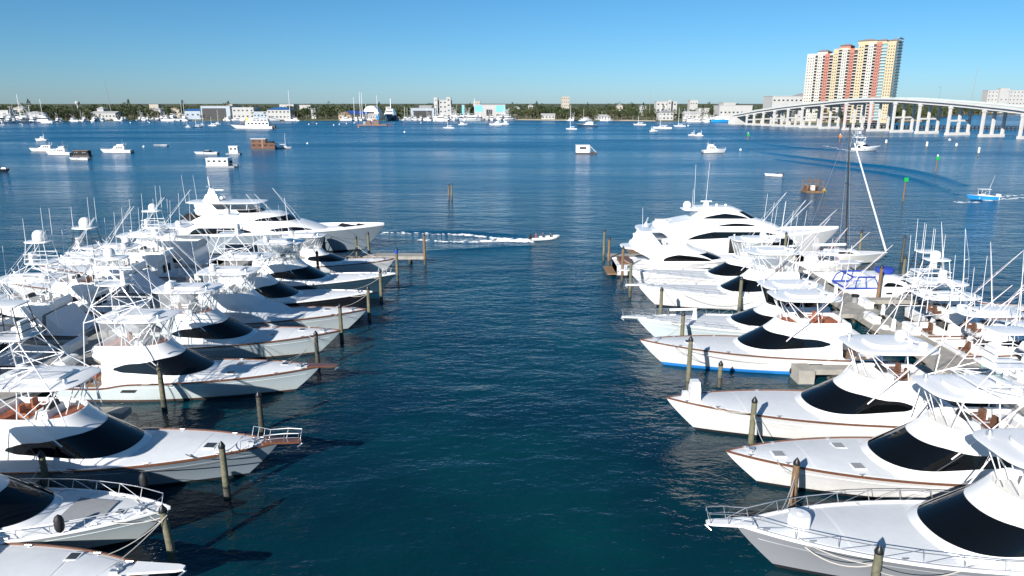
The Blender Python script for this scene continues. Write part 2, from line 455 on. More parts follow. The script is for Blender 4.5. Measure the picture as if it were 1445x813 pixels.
class House:
    """Lofted deckhouse. Levels are (z, x_front, x_aft, half_width, front_round)."""
    def __init__(s, levels, e=0.88, taper=0.05, split=0.52):
        s.lv = levels; s.e = e; s.tp = taper; s.sp = split
        s.cols = [[l[k] for l in levels] for k in range(5)]
        s.n = len(levels)-1
    def lev(s, v): return [catmull(c, v) for c in s.cols]
    def pt(s, q, v):
        z, xf, xa, w, fr = s.lev(v)
        a = abs(q); sg = 1 if q >= 0 else -1
        if a < s.sp:
            th = a/s.sp*PI/2
            x = xf - fr*(1-max(0, math.cos(th))**s.e); y = w*math.sin(th)**s.e if th > 0 else 0
        else:
            k = (a-s.sp)/(1-s.sp); x = lerp(xf-fr, xa, k); y = w*(1-s.tp*k*k)
        return Vector((x, sg*y, z))
    def nrm(s, q, v):
        d = 0.004
        a = s.pt(min(1, q+d), v)-s.pt(max(-1, q-d), v); b = s.pt(q, min(s.n, v+d))-s.pt(q, max(0, v-d))
        n = a.cross(b)
        if n.length < 1e-9: return Vector((0, 0, 1))
        n.normalize()
        p = s.pt(q, v)
        if n.x*(p.x-(s.lev(v)[1]-s.lev(v)[4]-1.0)) + n.y*p.y < 0: n = -n
        return n
    def shell(s, root, material, name, floor_drop=0.8, rim=0.12, nq=52, sub=4, roof=False, crown=0.0, smooth=38):
        mb = MB(); Q = [-1+2*k/(nq-1) for k in range(nq)]
        V = [k/sub for k in range(s.n*sub+1)]
        rows = [[tuple(s.pt(q, v)) for q in Q] for v in V]
        z, xf, xa, w, fr = s.lev(s.n)
        if roof:
            cx = (xf+xa)/2
            for k, dz in ((0.85, 0.55), (0.55, 0.9), (0.1, 1.0)):
                rows.append([(cx+(p[0]-cx)*k, p[1]*k, z+crown*dz) for p in rows[len(V)-1]])
        else:
            top = rows[-1]; cx = (xf+xa)/2; hx = max(0.5, (xf-xa)/2)
            def inn(r, zz): return [(cx+(p[0]-cx)*(1-r/hx), p[1]*(1-r/w), zz) for p in top]
            rows.append(inn(rim*0.3, z+0.02)); rows.append(inn(rim, z)); rows.append(inn(rim+0.05, z-floor_drop)); rows.append([(cx, 0, z-floor_drop)]*nq)
        mb.grid(rows, close_v=True)
        return mb.build(name, material, root, smooth)
    def patch(s, root, material, name, q0, q1, lo, hi, off=0.014, nq=40, nv=6, both=False, thick=0.0):
        mb = MB()
        for sg in ((1, -1) if both else (1,)):
            rows = []
            for i in range(nq):
                q = q0+(q1-q0)*i/(nq-1); a, b = lo(q), hi(q)
                row = []
                for j in range(nv):
                    v = a+(b-a)*j/(nv-1); p = s.pt(sg*q, v)+s.nrm(sg*q, v)*off
                    row.append(tuple(p))
                rows.append(row)
            mb.grid(rows)
        return mb.build(name, material, root, 40)

def rail_run(mb, pts, hgt, r=0.022, lean=(0, 0), every=1, mid=False):
    tops = [(p[0]+lean[0], p[1]+lean[1]*(1 if p[1] >= 0 else -1), p[2]+hgt) for p in pts]
    mb.tube(tops, r, 5)
    if mid: mb.tube([tuple(Vector(a).lerp(Vector(b), 0.5)) for a, b in zip(pts, tops)], r*0.7, 4)
    for i in range(0, len(pts), every): mb.tube([pts[i], tops[i]], r*0.85, 5)

def add_antennas(root, spots, mname='pipe'):
    for (x, y, z, l, lean) in spots:
        MB().tube([(x, y, z), (x+lean*0.3, y, z+l*0.3), (x+lean, y, z+l)], 0.032, 5, r1=0.014).build('antenna', M[mname], root, 40)

def radome(root, x, y, z, r=0.42, h=0.62):
    MB().lathe([(r*0.6, 0), (r*0.7, 0.05), (r*0.96, 0.12), (r, 0.3*h), (r*0.97, 0.55*h), (r*0.82, 0.78*h), (r*0.5, 0.95*h), (0.02, h)], (x, y, z), 14).build('radar_dome', M['white'], root, 50)

def helm_chair(root, x, y, z, m):
    mb = MB(); mb.lathe([(0.22, 0), (0.06, 0.06), (0.06, 0.5)], (x, y, z), 8, 1)
    mb.box(x-0.28, x+0.28, y-0.28, y+0.28, z+0.5, z+0.64); mb.box(x-0.34, x-0.2, y-0.28, y+0.28, z+0.6, z+1.2, ty=0.85)
    for s_ in (-1, 1): mb.box(x-0.25, x+0.2, y+s_*0.3-0.04, y+s_*0.3+0.04, z+0.74, z+0.82)
    mb.build('helm_chair', [m, M['metal']], root, 30)

def sport_boat(label, bow, y, head, L=19.0, B=5.3, fb=2.2, fs=1.2, hull='hull_white', boot='boot_brown', rail='teak', group=None,
               ff=0.41, style='open', tower=False, pulpit=None, bowrail=False, hatches=(), seat='seat_white', dome=None, ants=(), outr=True,
               outr_lean=(-0.62, 0.16, 0.78), outr_len=11.0, boot_z=0.2, step=0.0, hardtop=True, cover=None, cockpit='seat_white', rake=2.2, full=2.3, skew=0.0,
               windlass=True, mats=None, htop_z=4.25, tow_z=3.0, mirror_tower=False, pole='pipe', top_extra=True, anchor=True, low=0.0, roof_m='white', door=True, pod=True, pulpit_rail=True, lens='hatch', mull=()):
    d = 1 if head == 0 else -1
    root = empty('sport_fishing_boat', (bow - d*(L/2), y, 0), R(0 if d > 0 else 180)+R(skew), label, 'sport boat', group)
    h = Hull(L, B, fb, fs, rake=rake, step=step, full=full)
    build_hull(h, root, M[hull], M[boot], boot_z)
    xf = L/2 - ff*L; xa = -L/2 + 0.185*L
    uc = h.u_of(xa-0.3)
    build_deck(h, root, uc, M['deck'])
    build_panel(h, root, h.u_of(L/2-ff*L-.6), .955, M['nonskid'])
    build_cockpit(h, root, uc, 0.55, M['white'], M['wood_deck'] if cockpit != 'seat_white' else M['deck'])
    if rail == 'teak': build_toerail(h, root, M['teak'])
    elif rail == 'dark': build_toerail(h, root, M['seat_brown'])
    else: build_toerail(h, root, M['white'], hgt=0.09)
    zd = h.zs(h.u_of(xf))+0.1
    wB = h.hs(h.u_of(xf-2))
    H = House([(0.75, xf+0.25, xa-0.10, wB-0.36, 2.7), (zd-0.15, xf+0.05, xa-0.06, wB-0.37, 2.7), (zd+0.22, xf-0.45, xa-0.02, wB-0.42, 2.7),
               (zd+0.72-low*.3, xf-1.35, xa-0.02, wB-0.55, 2.6), (zd+1.22-low*.6, xf-2.25, xa-0.10, wB-0.68, 2.5), (zd+1.55-low, xf-2.75, xa-0.70, wB-0.78, 2.45),
               (zd+2.0-low, xf-3.25, xa-0.80, wB-0.92, 2.3), (zd+2.35-low, xf-3.55, xa-0.70, wB-1.02, 2.2)])
    house = H.shell(root, M['white'], 'deckhouse', floor_drop=0.75)
    # wrap-round black window mask, ending in a rounded point aft on each side
    qa, qt = 0.90, 0.60
    def lo(q):
        a = abs(q); return 2.05 + 0.45*sstep(0.3, qa, a) + 0.3*sstep(qa-0.08, qa, a)
    def hi(q):
        a = abs(q); base = 4.55 - 0.75*sstep(0.28, 0.62, a)
        if a > qt: k = (a-qt)/(qa-qt); base = lerp(lo(q), base, math.sqrt(max(0, 1-k*k)))
        return max(base, lo(q)+0.005)
    if style == 'cover':
        CH = House([(zd-0.15, xf+0.55, xa+2.2, wB-0.5, 2.9), (zd+0.35, xf-0.35, xa+2.2, wB-0.39, 2.7), (zd+0.75, xf-1.25, xa+2.2, wB-0.50, 2.6), (zd+1.3, xf-2.3, xa+2.2, wB-0.64, 2.5)])
        CH.patch(house, M['canvas_white'], 'windshield_cover', -0.93, 0.93, lambda q: 0.0, lambda q: 3.0, off=0.04, nq=60)
    else:
        ws = H.patch(house, M['glass'], 'windshield', -qa, qa, lo, hi, nq=90)
        for q_, m_ in mull:
            for sg in (-1, 1): H.patch(ws, M[m_], 'mullion', sg*q_-.007, sg*q_+.007, lambda q: lo(q)+.03, lambda q: hi(q)-.03, nq=3, nv=10, off=.022)
    # salon door in the after bulkhead
    if door:
        zb = 0.62; mb = MB(); mb.box(xa-0.16, xa-0.115, -1.0, 0.8, 0.78, 2.35)
        mb.build('salon_door', M['glass'], house, 0)
    zt = zd+2.35-low; zf = zt-0.75
    z, hxf, hxa, hw, hfr = H.lev(7)
    # helm pod and chairs on the bridge
    if pod:
        mb = MB(); mb.box(hxf-2.5, hxf-1.6, -0.85, 0.85, zf, zt+0.15, 0, 0.75, 0.9); mb.box(hxf-2.1, hxf-1.7, -0.5, 0.5, zt+0.15, zt+0.45, 1, 0.6, 0.95)
        mb.build('helm_console', [M['white'], M['dark']], root, 30)
        for yy in (-0.55, 0.55): helm_chair(root, hxf-3.1, yy, zf, M[seat])
        bm_ = M[seat if seat == 'seat_orange' else 'seat_white']; MB().box(hxf-1.5, hxf-0.75, -1.1, 1.1, zf, zf+0.5).build('bench_seat', bm_, root, 0); MB().box(hxa+0.5, hxa+1.1, -1.2, 1.2, zf, zf+0.55).build('bench_seat', bm_, root, 0)
    zh = zd+htop_z-low; hx1 = hxf+0.75; hx0 = hxf-4.9
    hwid = (hw+0.28)*2
    if hardtop:
        t = MB(); t.slab(hx0, hx1, hwid, zh, 0.10, camber=0.13, e=0.5, wa=1.06)
        top = t.build('hardtop', M[roof_m], root, 40)
        def post(a, b, r): MB().tube([a, b], r).build('hardtop_post', M['pipe'], root, 40)
        for s_ in (-1, 1):
            post((hxf-1.6, s_*(hw-0.15), zt), (hx1-0.9, s_*(hwid/2-0.35), zh+0.03), 0.04)
            post((hxf-2.9, s_*(hw-0.06), zt), (hxf-2.5, s_*(hwid/2-0.25), zh+0.03), 0.04)
            post((hxf-4.5, s_*(hw-0.06), zt), (hxf-4.6, s_*(hwid/2-0.25), zh+0.03), 0.04)
        for yy in (-0.75, 0, 0.75):
            post((hxf-0.35-abs(yy)*0.3, yy, zt), (hx1-0.35-abs(yy)*0.12, yy*1.15, zh+0.03), 0.028)
        if style in ('curtain', 'enclosed', 'cover'):
            # clear vinyl round the bridge
            mb = MB(); Q = [-0.86+1.72*k/48 for k in range(49)]
            bot = [tuple(H.pt(q, 7)) for q in Q]; cx = hxf-2.6
            rows = []
            for k in (0.0, 0.5, 1.0):
                rows.append([(lerp(p[0], p[0]*1.0+(0.62 if p[0] > cx else 0.0)*min(1, (p[0]-cx)/2.0 if p[0] > cx else 0), k), p[1]*lerp(0.97, 1.1, k), lerp(zt+0.01, zh+0.04, k)) for p in bot])
            mb.grid(rows)
            cur = mb.build('clear_curtain' if style != 'enclosed' else 'bridge_glass', M['clear'] if style != 'enclosed' else M['glass'], root, 30)
            for i in range(0, 49, 8): MB().tube([rows[0][i], rows[2][i]], 0.035, 5).build('curtain_frame', M['pipe'], cur, 40)
        if top_extra:
            mb = MB(); mb.slab(hx0+1.6, hx1-1.3, hwid*0.5, zh+0.19, 0.16, camber=0.05, e=0.6)
            mb.build('roof_pod', M['white'], top, 40)
            radome(top, hx0+0.9, hwid*0.22, zh+0.16, 0.3, 0.42)
            MB().box(hx0+1.15, hx0+1.4, -0.75, 0.75, zh+0.42, zh+0.56).lathe([(0.2, 0), (0.16, 0.28)], (hx0+1.28, 0, zh+0.16), 10).build('radar_scanner', M['white'], top, 30)
            MB().lathe([(0.13, 0), (0.13, 0.3), (0.08, 0.36), (0.02, 0.37)], (hx1-0.8, -hwid*0.28, zh+0.13), 10).build('search_light', M['metal'], top, 40)
    if tower:
        zp = zh+tow_z; xt0 = hx0+0.5; xt1 = hx0+2.1
        mb = MB(); r = 0.038
        za = h.zs(h.u_of(xa-1.0)); ya = h.hs(h.u_of(xa-1.0))-0.2
        for s_ in (-1, 1):
            A0 = (hx0-0.75, s_*ya, za); A1 = (hx0-0.35, s_*(hwid/2+0.05), zh+0.05); A2 = (xt0, s_*0.72, zp)
            F0 = (xf-3.5, s_*(wB-1.0), zd+1.9-low); F1 = (hx1-1.2, s_*(hwid/2-0.1), zh+0.08); F2 = (xt1, s_*0.62, zp)
            mb.tube([A0, A1, A2], r); mb.tube([F0, F1, F2], r)
            def mixp(a, b, t): return tuple(Vector(a).lerp(Vector(b), t))
            m_ = mixp(F1, F2, 0.45); n_ = mixp(A1, A2, 0.45)
            mb.tube([A1, m_], r*0.75); mb.tube([n_, m_], r*0.75); mb.tube([n_, F2], r*0.75); mb.tube([mixp(A1, F1, 0.45), m_], r*0.75); mb.tube([mixp(A1, F1, 0.45), n_], r*0.75)
            mb.tube([A0, mixp(A0, A1, 0.55), (hxa+0.6, s_*(hw-0.1), zt)], r*0.75)
            mb.tube([A1, (hx0+0.4, s_*hwid*0.35, zh+0.12)], r*0.75)
        for (a, b, k) in ((A1, A2, 0.45), (F1, F2, 0.45), (A1, A2, 0.8)):
            p = Vector(a).lerp(Vector(b), k); mb.tube([tuple(p), (p.x, -p.y, p.z)], r*0.75)
        for q in range(1, 8):      # ladder up the after legs
            k = q/8; p = Vector(A1).lerp(Vector(A2), k); mb.tube([(p.x, p.y, p.z), (p.x, p.y-0.38*(-1 if p.y < 0 else 1), p.z)], 0.022, 4)
        mb.build('tower_frame', M['pipe'], root, 40)
        t = MB(); t.slab(xt0-0.35, xt1+0.45, 1.85, zp, 0.1, e=0.35); t.build('tower_platform', M['white'], root, 40)
        mb = MB()
        for zz in (0.5, 0.95):
            mb.tube([(xt1+.35, .8, zp+zz), (xt1+.35, -.8, zp+zz), (xt0-.25, -.85, zp+zz), (xt0-.25, .85, zp+zz), (xt1+.35, .8, zp+zz)], 0.03, 5)
        for (xx, yy) in ((xt1+.35, .8), (xt1+.35, -.8), (xt0-.25, .85), (xt0-.25, -.85)):
            mb.tube([(xx, yy, zp+.05), (lerp(xx, (xt0+xt1)/2, .25), yy*0.75, zp+2.0)], 0.03, 5)
        mb.build('tower_rail', M['pipe_black' if mats == 'black' else 'pipe'], root, 40)
        MB().box(xt1-.15, xt1+.2, -.4, .4, zp+.1, zp+1.05, 0, .7, .9).build('tower_console', M['white'], root, 30)
        t = MB(); t.slab(xt0-0.3, xt1+0.35, 1.55, zp+1.98, 0.09, camber=0.06, e=0.5); troof = t.build('tower_roof', M['white'], root, 40)
        if dome: radome(troof, xt0+0.7, 0, zp+2.1, dome, dome*1.7)
        if ants == 'tower':
            add_antennas(troof, [(xt0-.1, .6, zp+2.05, 3.2, -.15), (xt0-.1, -.6, zp+2.05, 3.0, -.12), (xt1+.1, .5, zp+2.05, 2.2, -.1)])
    elif dome: radome(top, hx0+1.5, -hwid*0.2, zh+0.2, dome, dome*1.6)
    if ants:
        n = 2 if ants == 'tower' else ants
        for k in range(n):
            s_ = 1 if k % 2 else -1
            add_antennas(top, [(hx0+0.4+0.9*(k//2), s_*(hwid/2-0.2), zh+0.1, 4.2+0.5*((k*7) % 3), -0.25)])
    if outr:
        for s_ in (-1, 1):
            b = Vector((xf-3.7, s_*(wB-0.62), zd+0.95-low*.3)); dv = Vector((outr_lean[0], s_*outr_lean[1], outr_lean[2])).normalized()
            tip = b+dv*outr_len
            mb = MB(); mb.tube([tuple(b), tuple(b+dv*outr_len*0.5), tuple(tip)], 0.045, 6, 0, 0.016)
            mb.tube([tuple(b+dv*2.6), (hx1-1.0, s_*(hwid/2), zh)], 0.03, 5)
            for k in (0.35, 0.6):
                p = b+dv*outr_len*k; mb.tube([tuple(p), tuple(p+Vector((0.25, s_*0.3, 0.2)))], 0.02, 4)
            mb.tube([tuple(b+dv*outr_len*0.12), tuple(b+dv*outr_len*0.35+Vector((0.25, s_*.3, .2))), tuple(b+dv*outr_len*0.6+Vector((0.25, s_*.3, .2))), tuple(tip)], 0.010, 4)
            mb.build('outrigger', M[pole], root, 40)
    for s_ in (-1, 1):
        mb = MB(); rows = []
        for k in range(30):
            u = .05+.92*k/29; zz = h.zs(u)*.72+.1; a = h.pt(u, zz-.025); b_ = h.pt(u, zz+.025); m_ = h.pt(u, zz)
            rows.append([(a[0], s_*(a[1]+.002), a[2]), (m_[0], s_*(m_[1]+.03), m_[2]), (b_[0], s_*(b_[1]+.002), b_[2])])
        mb.grid(rows); mb.build('rub_strake', M[hull], root, 20)
        u = .27; zz = h.zs(u)*.66; rows = []
        for k in range(6): rows.append([(p_[0], s_*(p_[1]+.02), p_[2]) for p_ in (h.pt(u+.012*k, zz-.13), h.pt(u+.012*k+.004, zz+.02), h.pt(u+.012*k+.008, zz+.13))])
        MB().grid(rows).build('engine_vent', M['dark'], root, 30)
    # foredeck fittings
    for (dx, yy, w) in hatches:
        x = L/2-dx; p = h.deckpt(x, yy, -0.03)
        hf = MB().box(x-w/2, x+w/2, yy-w/2, yy+w/2, p[2]-0.01, p[2]+0.055).build('deck_hatch', M['white'], root, 0); MB().box(x-w/2+.07, x+w/2-.07, yy-w/2+.07, yy+w/2-.07, p[2]+.055, p[2]+.068).build('lens', M[lens], hf, 0)
    if windlass:
        x = L/2-1.5; p = h.deckpt(x, 0, -0.03)
        MB().lathe([(0.16, 0), (0.12, 0.1), (0.12, 0.16), (0.17, 0.22), (0.02, 0.26)], (x, 0.05, p[2]), 10).box(x-.25, x+.1, -.32, -.12, p[2], p[2]+.16).build('windlass', M['metal'], root, 30)
    for dx in (1.3, 3.2, 7.0):
        x = L/2-dx; u = h.u_of(x)
        for s_ in (-1, 1):
            yy = s_*(h.hs(u)-0.2); zz = h.deckpt(x, yy)[2]
            MB().tube([(x-.16, yy, zz+.08), (x+.16, yy, zz+.08)], 0.025, 5).box(x-.06, x+.06, yy-.03, yy+.03, zz-.02, zz+.08).build('cleat', M['metal'], root, 0)
    if pulpit:
        pm = M['teak'] if pulpit == 'teak' else M['white']
        z0 = h.fb
        mb = MB(); rows = []
        for k in range(9):
            t = k/8; x = L/2-0.9+t*2.3; w = lerp(0.42, 0.2, t) if t < 0.9 else 0.12
            rows.append([(x, w, z0+.02), (x, w, z0+.13), (x, -w, z0+.13), (x, -w, z0+.02)])
        mb.grid(rows, close_v=True); mb.poly(rows[-1]); mb.build('bow_pulpit', pm, root, 30)
        mb = MB(); x = L/2+1.3
        mb.tube([(x-0.7, 0, z0+.0), (x+.1, 0, z0-.04)], 0.05, 6); mb.tube([(x-.1, -.22, z0-.2), (x+.14, 0, z0-.06), (x-.1, .22, z0-.2)], 0.045, 6)
        mb.build('anchor', M['metal'], root, 40)
    elif anchor:
        pass
    if bowrail or (pulpit and pulpit_rail):
        mb = MB()
        ue = bowrail if isinstance(bowrail, float) else 0.78
        for s_ in (-1, 1):
            pts = []
            n = 9 if ue < 0.7 else 4
            for k in range(n):
                u = ue+(0.965-ue)*k/(n-1); x, yy, zz = h.sheer(u, s_, 0.12); pts.append((x, yy, zz+.05))
            if pulpit: pts += [(L/2+0.4, s_*0.26, h.fb+.13), (L/2+1.25, s_*0.2, h.fb+.13)]
            hs_ = 0.60
            tops = [(p[0]+.12, p[1]+s_*0.10, p[2]+hs_*(0.35 if (k == 0 and ue < .75) else 1)) for k, p in enumerate(pts)]
            mb.tube(tops, 0.024, 5)
            for a, b in zip(pts, tops): mb.tube([a, b], 0.02, 4)
            if ue < 0.7:
                for k in range(1, len(pts)-1): mb.tube([pts[k], tops[k-1]], 0.016, 4)
            if pulpit: mb.tube([tuple(Vector(a).lerp(Vector(b), .5)) for a, b in zip(pts[-3:], tops[-3:])], 0.018, 4)
            last = tops[-1]
        mb.tube([last, (last[0]+.1, 0, last[2]), (last[0], -last[1], last[2])], 0.024, 5)
        mb.build('bow_rail', M['metal'], root, 40)
    # cockpit gear
    x = -L/2+0.085*L; mb = MB()
    mb.lathe([(0.3, 0), (0.09, 0.08), (0.09, 0.55)], (x, 0, 0.55), 10, 1); mb.box(x-.32, x+.32, -.34, .34, 1.1, 1.24); mb.box(x+.2, x+.36, -.32, .32, 1.2, 1.85, ty=.8)
    mb.box(x-1.0, x-.5, -.3, .3, .78, .84, 1)
    mb.build('fighting_chair', [M[cockpit], M['metal']], root, 30)
    if cover:
        # canvas stretched from the bridge overhang down over the cockpit
        mb = MB(); za = zd+1.35; n = 12
        rows = []
        for k in range(n):
            t = k/(n-1); x = lerp(xa-0.6, -L/2+0.15, t); z0 = lerp(za, h.zs(0)+0.12, t)-0.25*math.sin(PI*t); w = h.hs(0.05)
            rows.append([(x, -w, lerp(h.zs(0.1)+0.1, h.zs(0)+.06, t)), (x, -w*.86, lerp(z0-.05, h.zs(0)+.1, t*.6)), (x, -w*0.6, z0), (x, 0, z0+.06), (x, w*0.6, z0), (x, w*.86, lerp(z0-.05, h.zs(0)+.1, t*.6)), (x, w, lerp(h.zs(0.1)+0.1, h.zs(0)+.06, t))])
        mb.grid(rows); mb.build('cockpit_cover', M[cover], root, 30)
    BOATS.append((root, h))
    return root, h, dict(xf=xf, xa=xa, zd=zd, zt=zt, zh=zh, hx0=hx0, hx1=hx1, hw=hwid, wB=wB, L=L, H=H)

LG = 'sport boats in the left inner row'
RG = 'sport boats in the right inner row'
def local(root, v): 
    return Matrix.Translation(root.location) @ Matrix.Rotation(root.rotation_euler.z, 4, 'Z') @ Vector(v)

# --- left inner row, bows towards the channel
sport_boat('white sport boat cut off by the bottom left corner, only its foredeck showing', -15.9, 27.0, 0, L=18.5, B=5.3, fb=2.0, rail='dark', hatches=((4.2, 1.1, .6), (4.2, -1.3, .6)), pulpit='white', pulpit_rail=False, group=LG, outr_lean=(-.6, .2, .75), tower=False)
L3 = sport_boat('white tower sport boat with teak bow pulpit, its foredeck shaded by its own tower', -14.0, 38.9, 0, L=19.8, B=5.5, fb=2.3, fs=1.25, hull='hull_grey', boot='boot_black', tower=True, tow_z=2.6, pulpit='teak', bowrail=0.9, mull=((.47, 'hatch'), (.70, 'hatch')), hatches=((4.0, -.4, .75),), group=LG, seat='seat_orange', cockpit='seat_orange', skew=-2.0, mats='black', ants='tower')  # grey hull colour carries the shade on this white boat's side
L4 = sport_boat('white tower sport boat with clear bridge curtains over orange seats', -15.0, 51.8, 0, L=19.6, B=5.3, fb=2.1, fs=1.1, hull='hull_ice', boot='boot_brown', tower=True, tow_z=2.6, pulpit='teak', pulpit_rail=False, mull=((.50, 'hatch'),), style='curtain', hatches=((2.9, .6, .6), (6.6, .9, .65), (6.6, -1.0, .65)), seat='seat_orange', cockpit='seat_orange', step=0.3, group=LG, skew=-1.0, dome=.4, ants=2)
sport_boat('white sport boat with two small hatches on a bare foredeck behind the clear curtained boat', -15.4, 60.3, 0, L=18.5, hull='hull_ice', group=LG, hatches=((3.6, .5, .6), (6, -.6, .6)), style='curtain', seat='seat_orange', dome=.4, ants=2)
sport_boat('white sport boat with its windshield under a white canvas cover', -14.4, 67.0, 0, L=18.5, hull='hull_ice', boot='boot_black', group=LG, style='cover', hatches=((4, .3, .6),), bowrail=False, dome=.35, ants=2)
sport_boat('dark hulled sport boat with a plain white foredeck next to the covered one', -15.1, 73.6, 0, L=18.5, hull='hull_black', boot='boot_black', rail='white', group=LG, hatches=((5, .3, .55),), tower=True, tow_z=2.5, dome=.35)
sport_boat('navy hulled sport boat with bow rail and curtained bridge', -13.8, 81.2, 0, L=19, fb=2.4, hull='hull_teal', boot='boot_black', rail='white', group=LG, hatches=((4, .3, .55), (7, -.8, .5)), style='curtain', bowrail=0.88, ants=4, dome=.3)
# --- right inner row, bows towards the channel
R1 = sport_boat('nearest white sport boat with long bow rail and pulpit, grey hull side', 10.75, 29.9, 180, L=21, B=5.9, fb=2.4, fs=1.3, hull='hull_pewter', boot='boot_black', rail='white', pulpit='white', bowrail=0.30, hatches=(), group=RG, ff=0.415, pole='pipe_pink', windlass=False, step=.2)
sport_boat('white sport boat with dark red toe rail and three grey hatches on its foredeck', 12.6, 37.7, 180, L=20.5, B=5.7, fb=2.15, fs=1.25, hull='hull_white', boot='boot_black', rail='teak', hatches=((3.0, .3, .75), (7.2, 1.3, .75), (7.2, -1.2, .75)), lens='grey_pad', mull=((.48, 'hatch'),), tower=True, tow_z=1.5, style='open', seat='seat_brown', group=RG, ff=0.40, pole='pipe_pink', ants=2)
R3 = sport_boat('white sport boat with a tall white anchor locker standing on its bow', 10.6, 44.9, 180, L=20.5, B=5.6, fb=2.4, fs=1.3, hull='hull_white', boot='boot_black', rail='teak', group=RG, ff=0.44, seat='seat_brown', pole='pipe_pink', windlass=False, ants=2, dome=.4)
R4 = sport_boat('white sport boat with a bright blue waterline stripe and brown bridge seats', 11.0, 57.5, 180, L=20.2, B=5.5, fb=2.3, fs=1.2, hull='hull_white', boot='boot_blue', rail='teak', group=RG, ff=0.40, seat='seat_orange', cockpit='seat_brown', pole='pipe_pink', boot_z=.28, hatches=((4.2, .2, .75),), ants=2)
R5 = sport_boat('white sport boat with a fully enclosed black windowed bridge and bow rail', 11.8, 63.9, 180, L=20.5, B=5.6, fb=2.3, fs=1.25, hull='hull_ice', boot='boot_black', rail='white', pulpit='white', bowrail=0.45, style='enclosed', group=RG, ff=0.42, pole='pipe_pink', low=.45, htop_z=4.0, ants=2)
R6 = sport_boat('white sport boat with long low foredeck rail and clear bridge curtains', 14.0, 75.7, 180, L=20, B=5.5, fb=2.4, fs=1.3, hull='hull_white', boot='boot_black', rail='white', pulpit='white', bowrail=0.35, style='curtain', seat='seat_brown', group=RG, ff=0.44, pole='pipe', ants=4)
R7 = sport_boat('white convertible with a thin blue line round its deckhouse top', 14.2, 83.2, 180, L=20, B=5.4, fb=2.3, fs=1.3, hull='hull_white', boot='boot_black', rail='white', pulpit='white', bowrail=0.45, style='curtain', group=RG, ff=0.46, pole='pipe', ants=4, dome=.4)
# --- left row: cruiser with sun pad, and the small boat next to the pier head
L2 = sport_boat('white cruiser with grey sun pad on its foredeck and long bow rail', -17.4, 31.9, 0, L=17.5, B=5.3, fb=2.0, fs=1.2, hull='hull_ice', boot='boot_black', rail='white', bowrail=0.30, hatches=((2.4, -.3, .5),), group=LG, ff=0.335, style='open', outr=False, mull=((.46, 'white'),), windlass=True, seat='seat_white', low=.2)
def sunpad(b):
    root, h, q = b; mb = MB(); rows = []
    for k in range(8):
        x = h.L/2-3.0-k*0.33; w = lerp(0.65, 1.2, k/7); rows.append([h.deckpt(x, w*v, 0.06) for v in (-1, -.5, 0, .5, 1)])
    lo = [[(p[0], p[1], p[2]-.12) for p in r] for r in rows]
    mb.grid(rows); mb.grid([rows[0], lo[0]]); mb.grid([rows[-1], lo[-1]]); mb.grid([[r[0] for r in rows], [r[0] for r in lo]]); mb.grid([[r[-1] for r in rows], [r[-1] for r in lo]])
    mb.build('sun_pad', M['grey_pad'], root, 30)
sunpad(L2)
sport_boat('small white express boat with clear curtained top beside the left pier head', -15.6, 91.6, 0, L=14.0, B=4.5, fb=1.95, fs=1.15, hull='hull_white', boot='boot_black', rail='teak', group=LG, ff=0.44, style='curtain', low=.55, htop_z=3.9, ants=3, hatches=((3, .3, .5),), rake=1.6)

def fender(x, y, z, r, l, material, label, group=None, axis='z'):
    o = MB().lathe([(0.02, -l/2-0.1), (r*.3, -l/2-.06), (r*.75, -l/2+.03), (r, -l/2+.2), (r, l/2-.2), (r*.75, l/2-.03), (r*.3, l/2+.06), (0.02, l/2+.1)], (0, 0, 0), 12).build('fender', M[material], None, 50, loc=(x, y, z))
    return tag(o, label, 'fender', group)
p = local(L2[0], (L2[1].L/2-2.2, 1.75, 2.55)); fender(p.x, p.y, p.z, .22, .8, 'rubber', 'black fender standing by the far bow rail of the sun pad cruiser', 'fenders on the sun pad cruiser')
p = local(L2[0], (L2[1].L/2-4.4, -2.0, 2.4)); fender(p.x, p.y, p.z, .22, .8, 'rubber', 'black fender hung on the near bow rail of the sun pad cruiser', 'fenders on the sun pad cruiser')
# the white locker on R3, the round drum on R1, the crane and tender stand on R5
def anchor_locker(b):
    root, h, q = b; z = h.deckpt(h.L/2-2.0, 0)[2]-.05; x = h.L/2-1.9
    mb = MB(); mb.box(x-.35, x+.35, -.35, .45, z, z+.95, 0, .94, .94); mb.box(x+.4, x+.8, -.3, .2, z, z+.5, 0, .9, .9); mb.build('anchor_locker', M['white'], root, 0)
    MB().box(x-.3, x+.3, -.3, .4, z+.96, z+1.35, 0, .9, .9).build('locker_lid', M['white'], root, 0)
anchor_locker(R3)
r_, h_, q_ = R1; z_ = h_.deckpt(h_.L/2-3.0, 0)[2]-.06
MB().lathe([(0.52, 0), (0.52, .62), (.46, .70), (.12, .72), (.11, .78), (.02, .78)], (h_.L/2-3.0, 0.1, z_), 24).build('foredeck_drum', M['white'], r_, 40)
r_, h_, q_ = R5; z_ = h_.deckpt(h_.L/2-5.2, 0)[2]-.05
MB().lathe([(0.3, 0), (.24, .2), (.16, .9), (.18, 1.0)], (h_.L/2-5.6, -.3, z_), 12).tube([(h_.L/2-5.6, -.3, z_+.95), (h_.L/2-3.1, .1, z_+1.0)], .13, 8).build('deck_crane', M['white'], r_, 40)
r_, h_, q_ = R7
for zz_, v_ in ((0, 5.5),):
    q_['H'].patch(r_, M['blue_stripe'], 'blue_trim', -0.97, 0.97, lambda q: 6.2, lambda q: 6.38, off=.016, nq=60, nv=2)

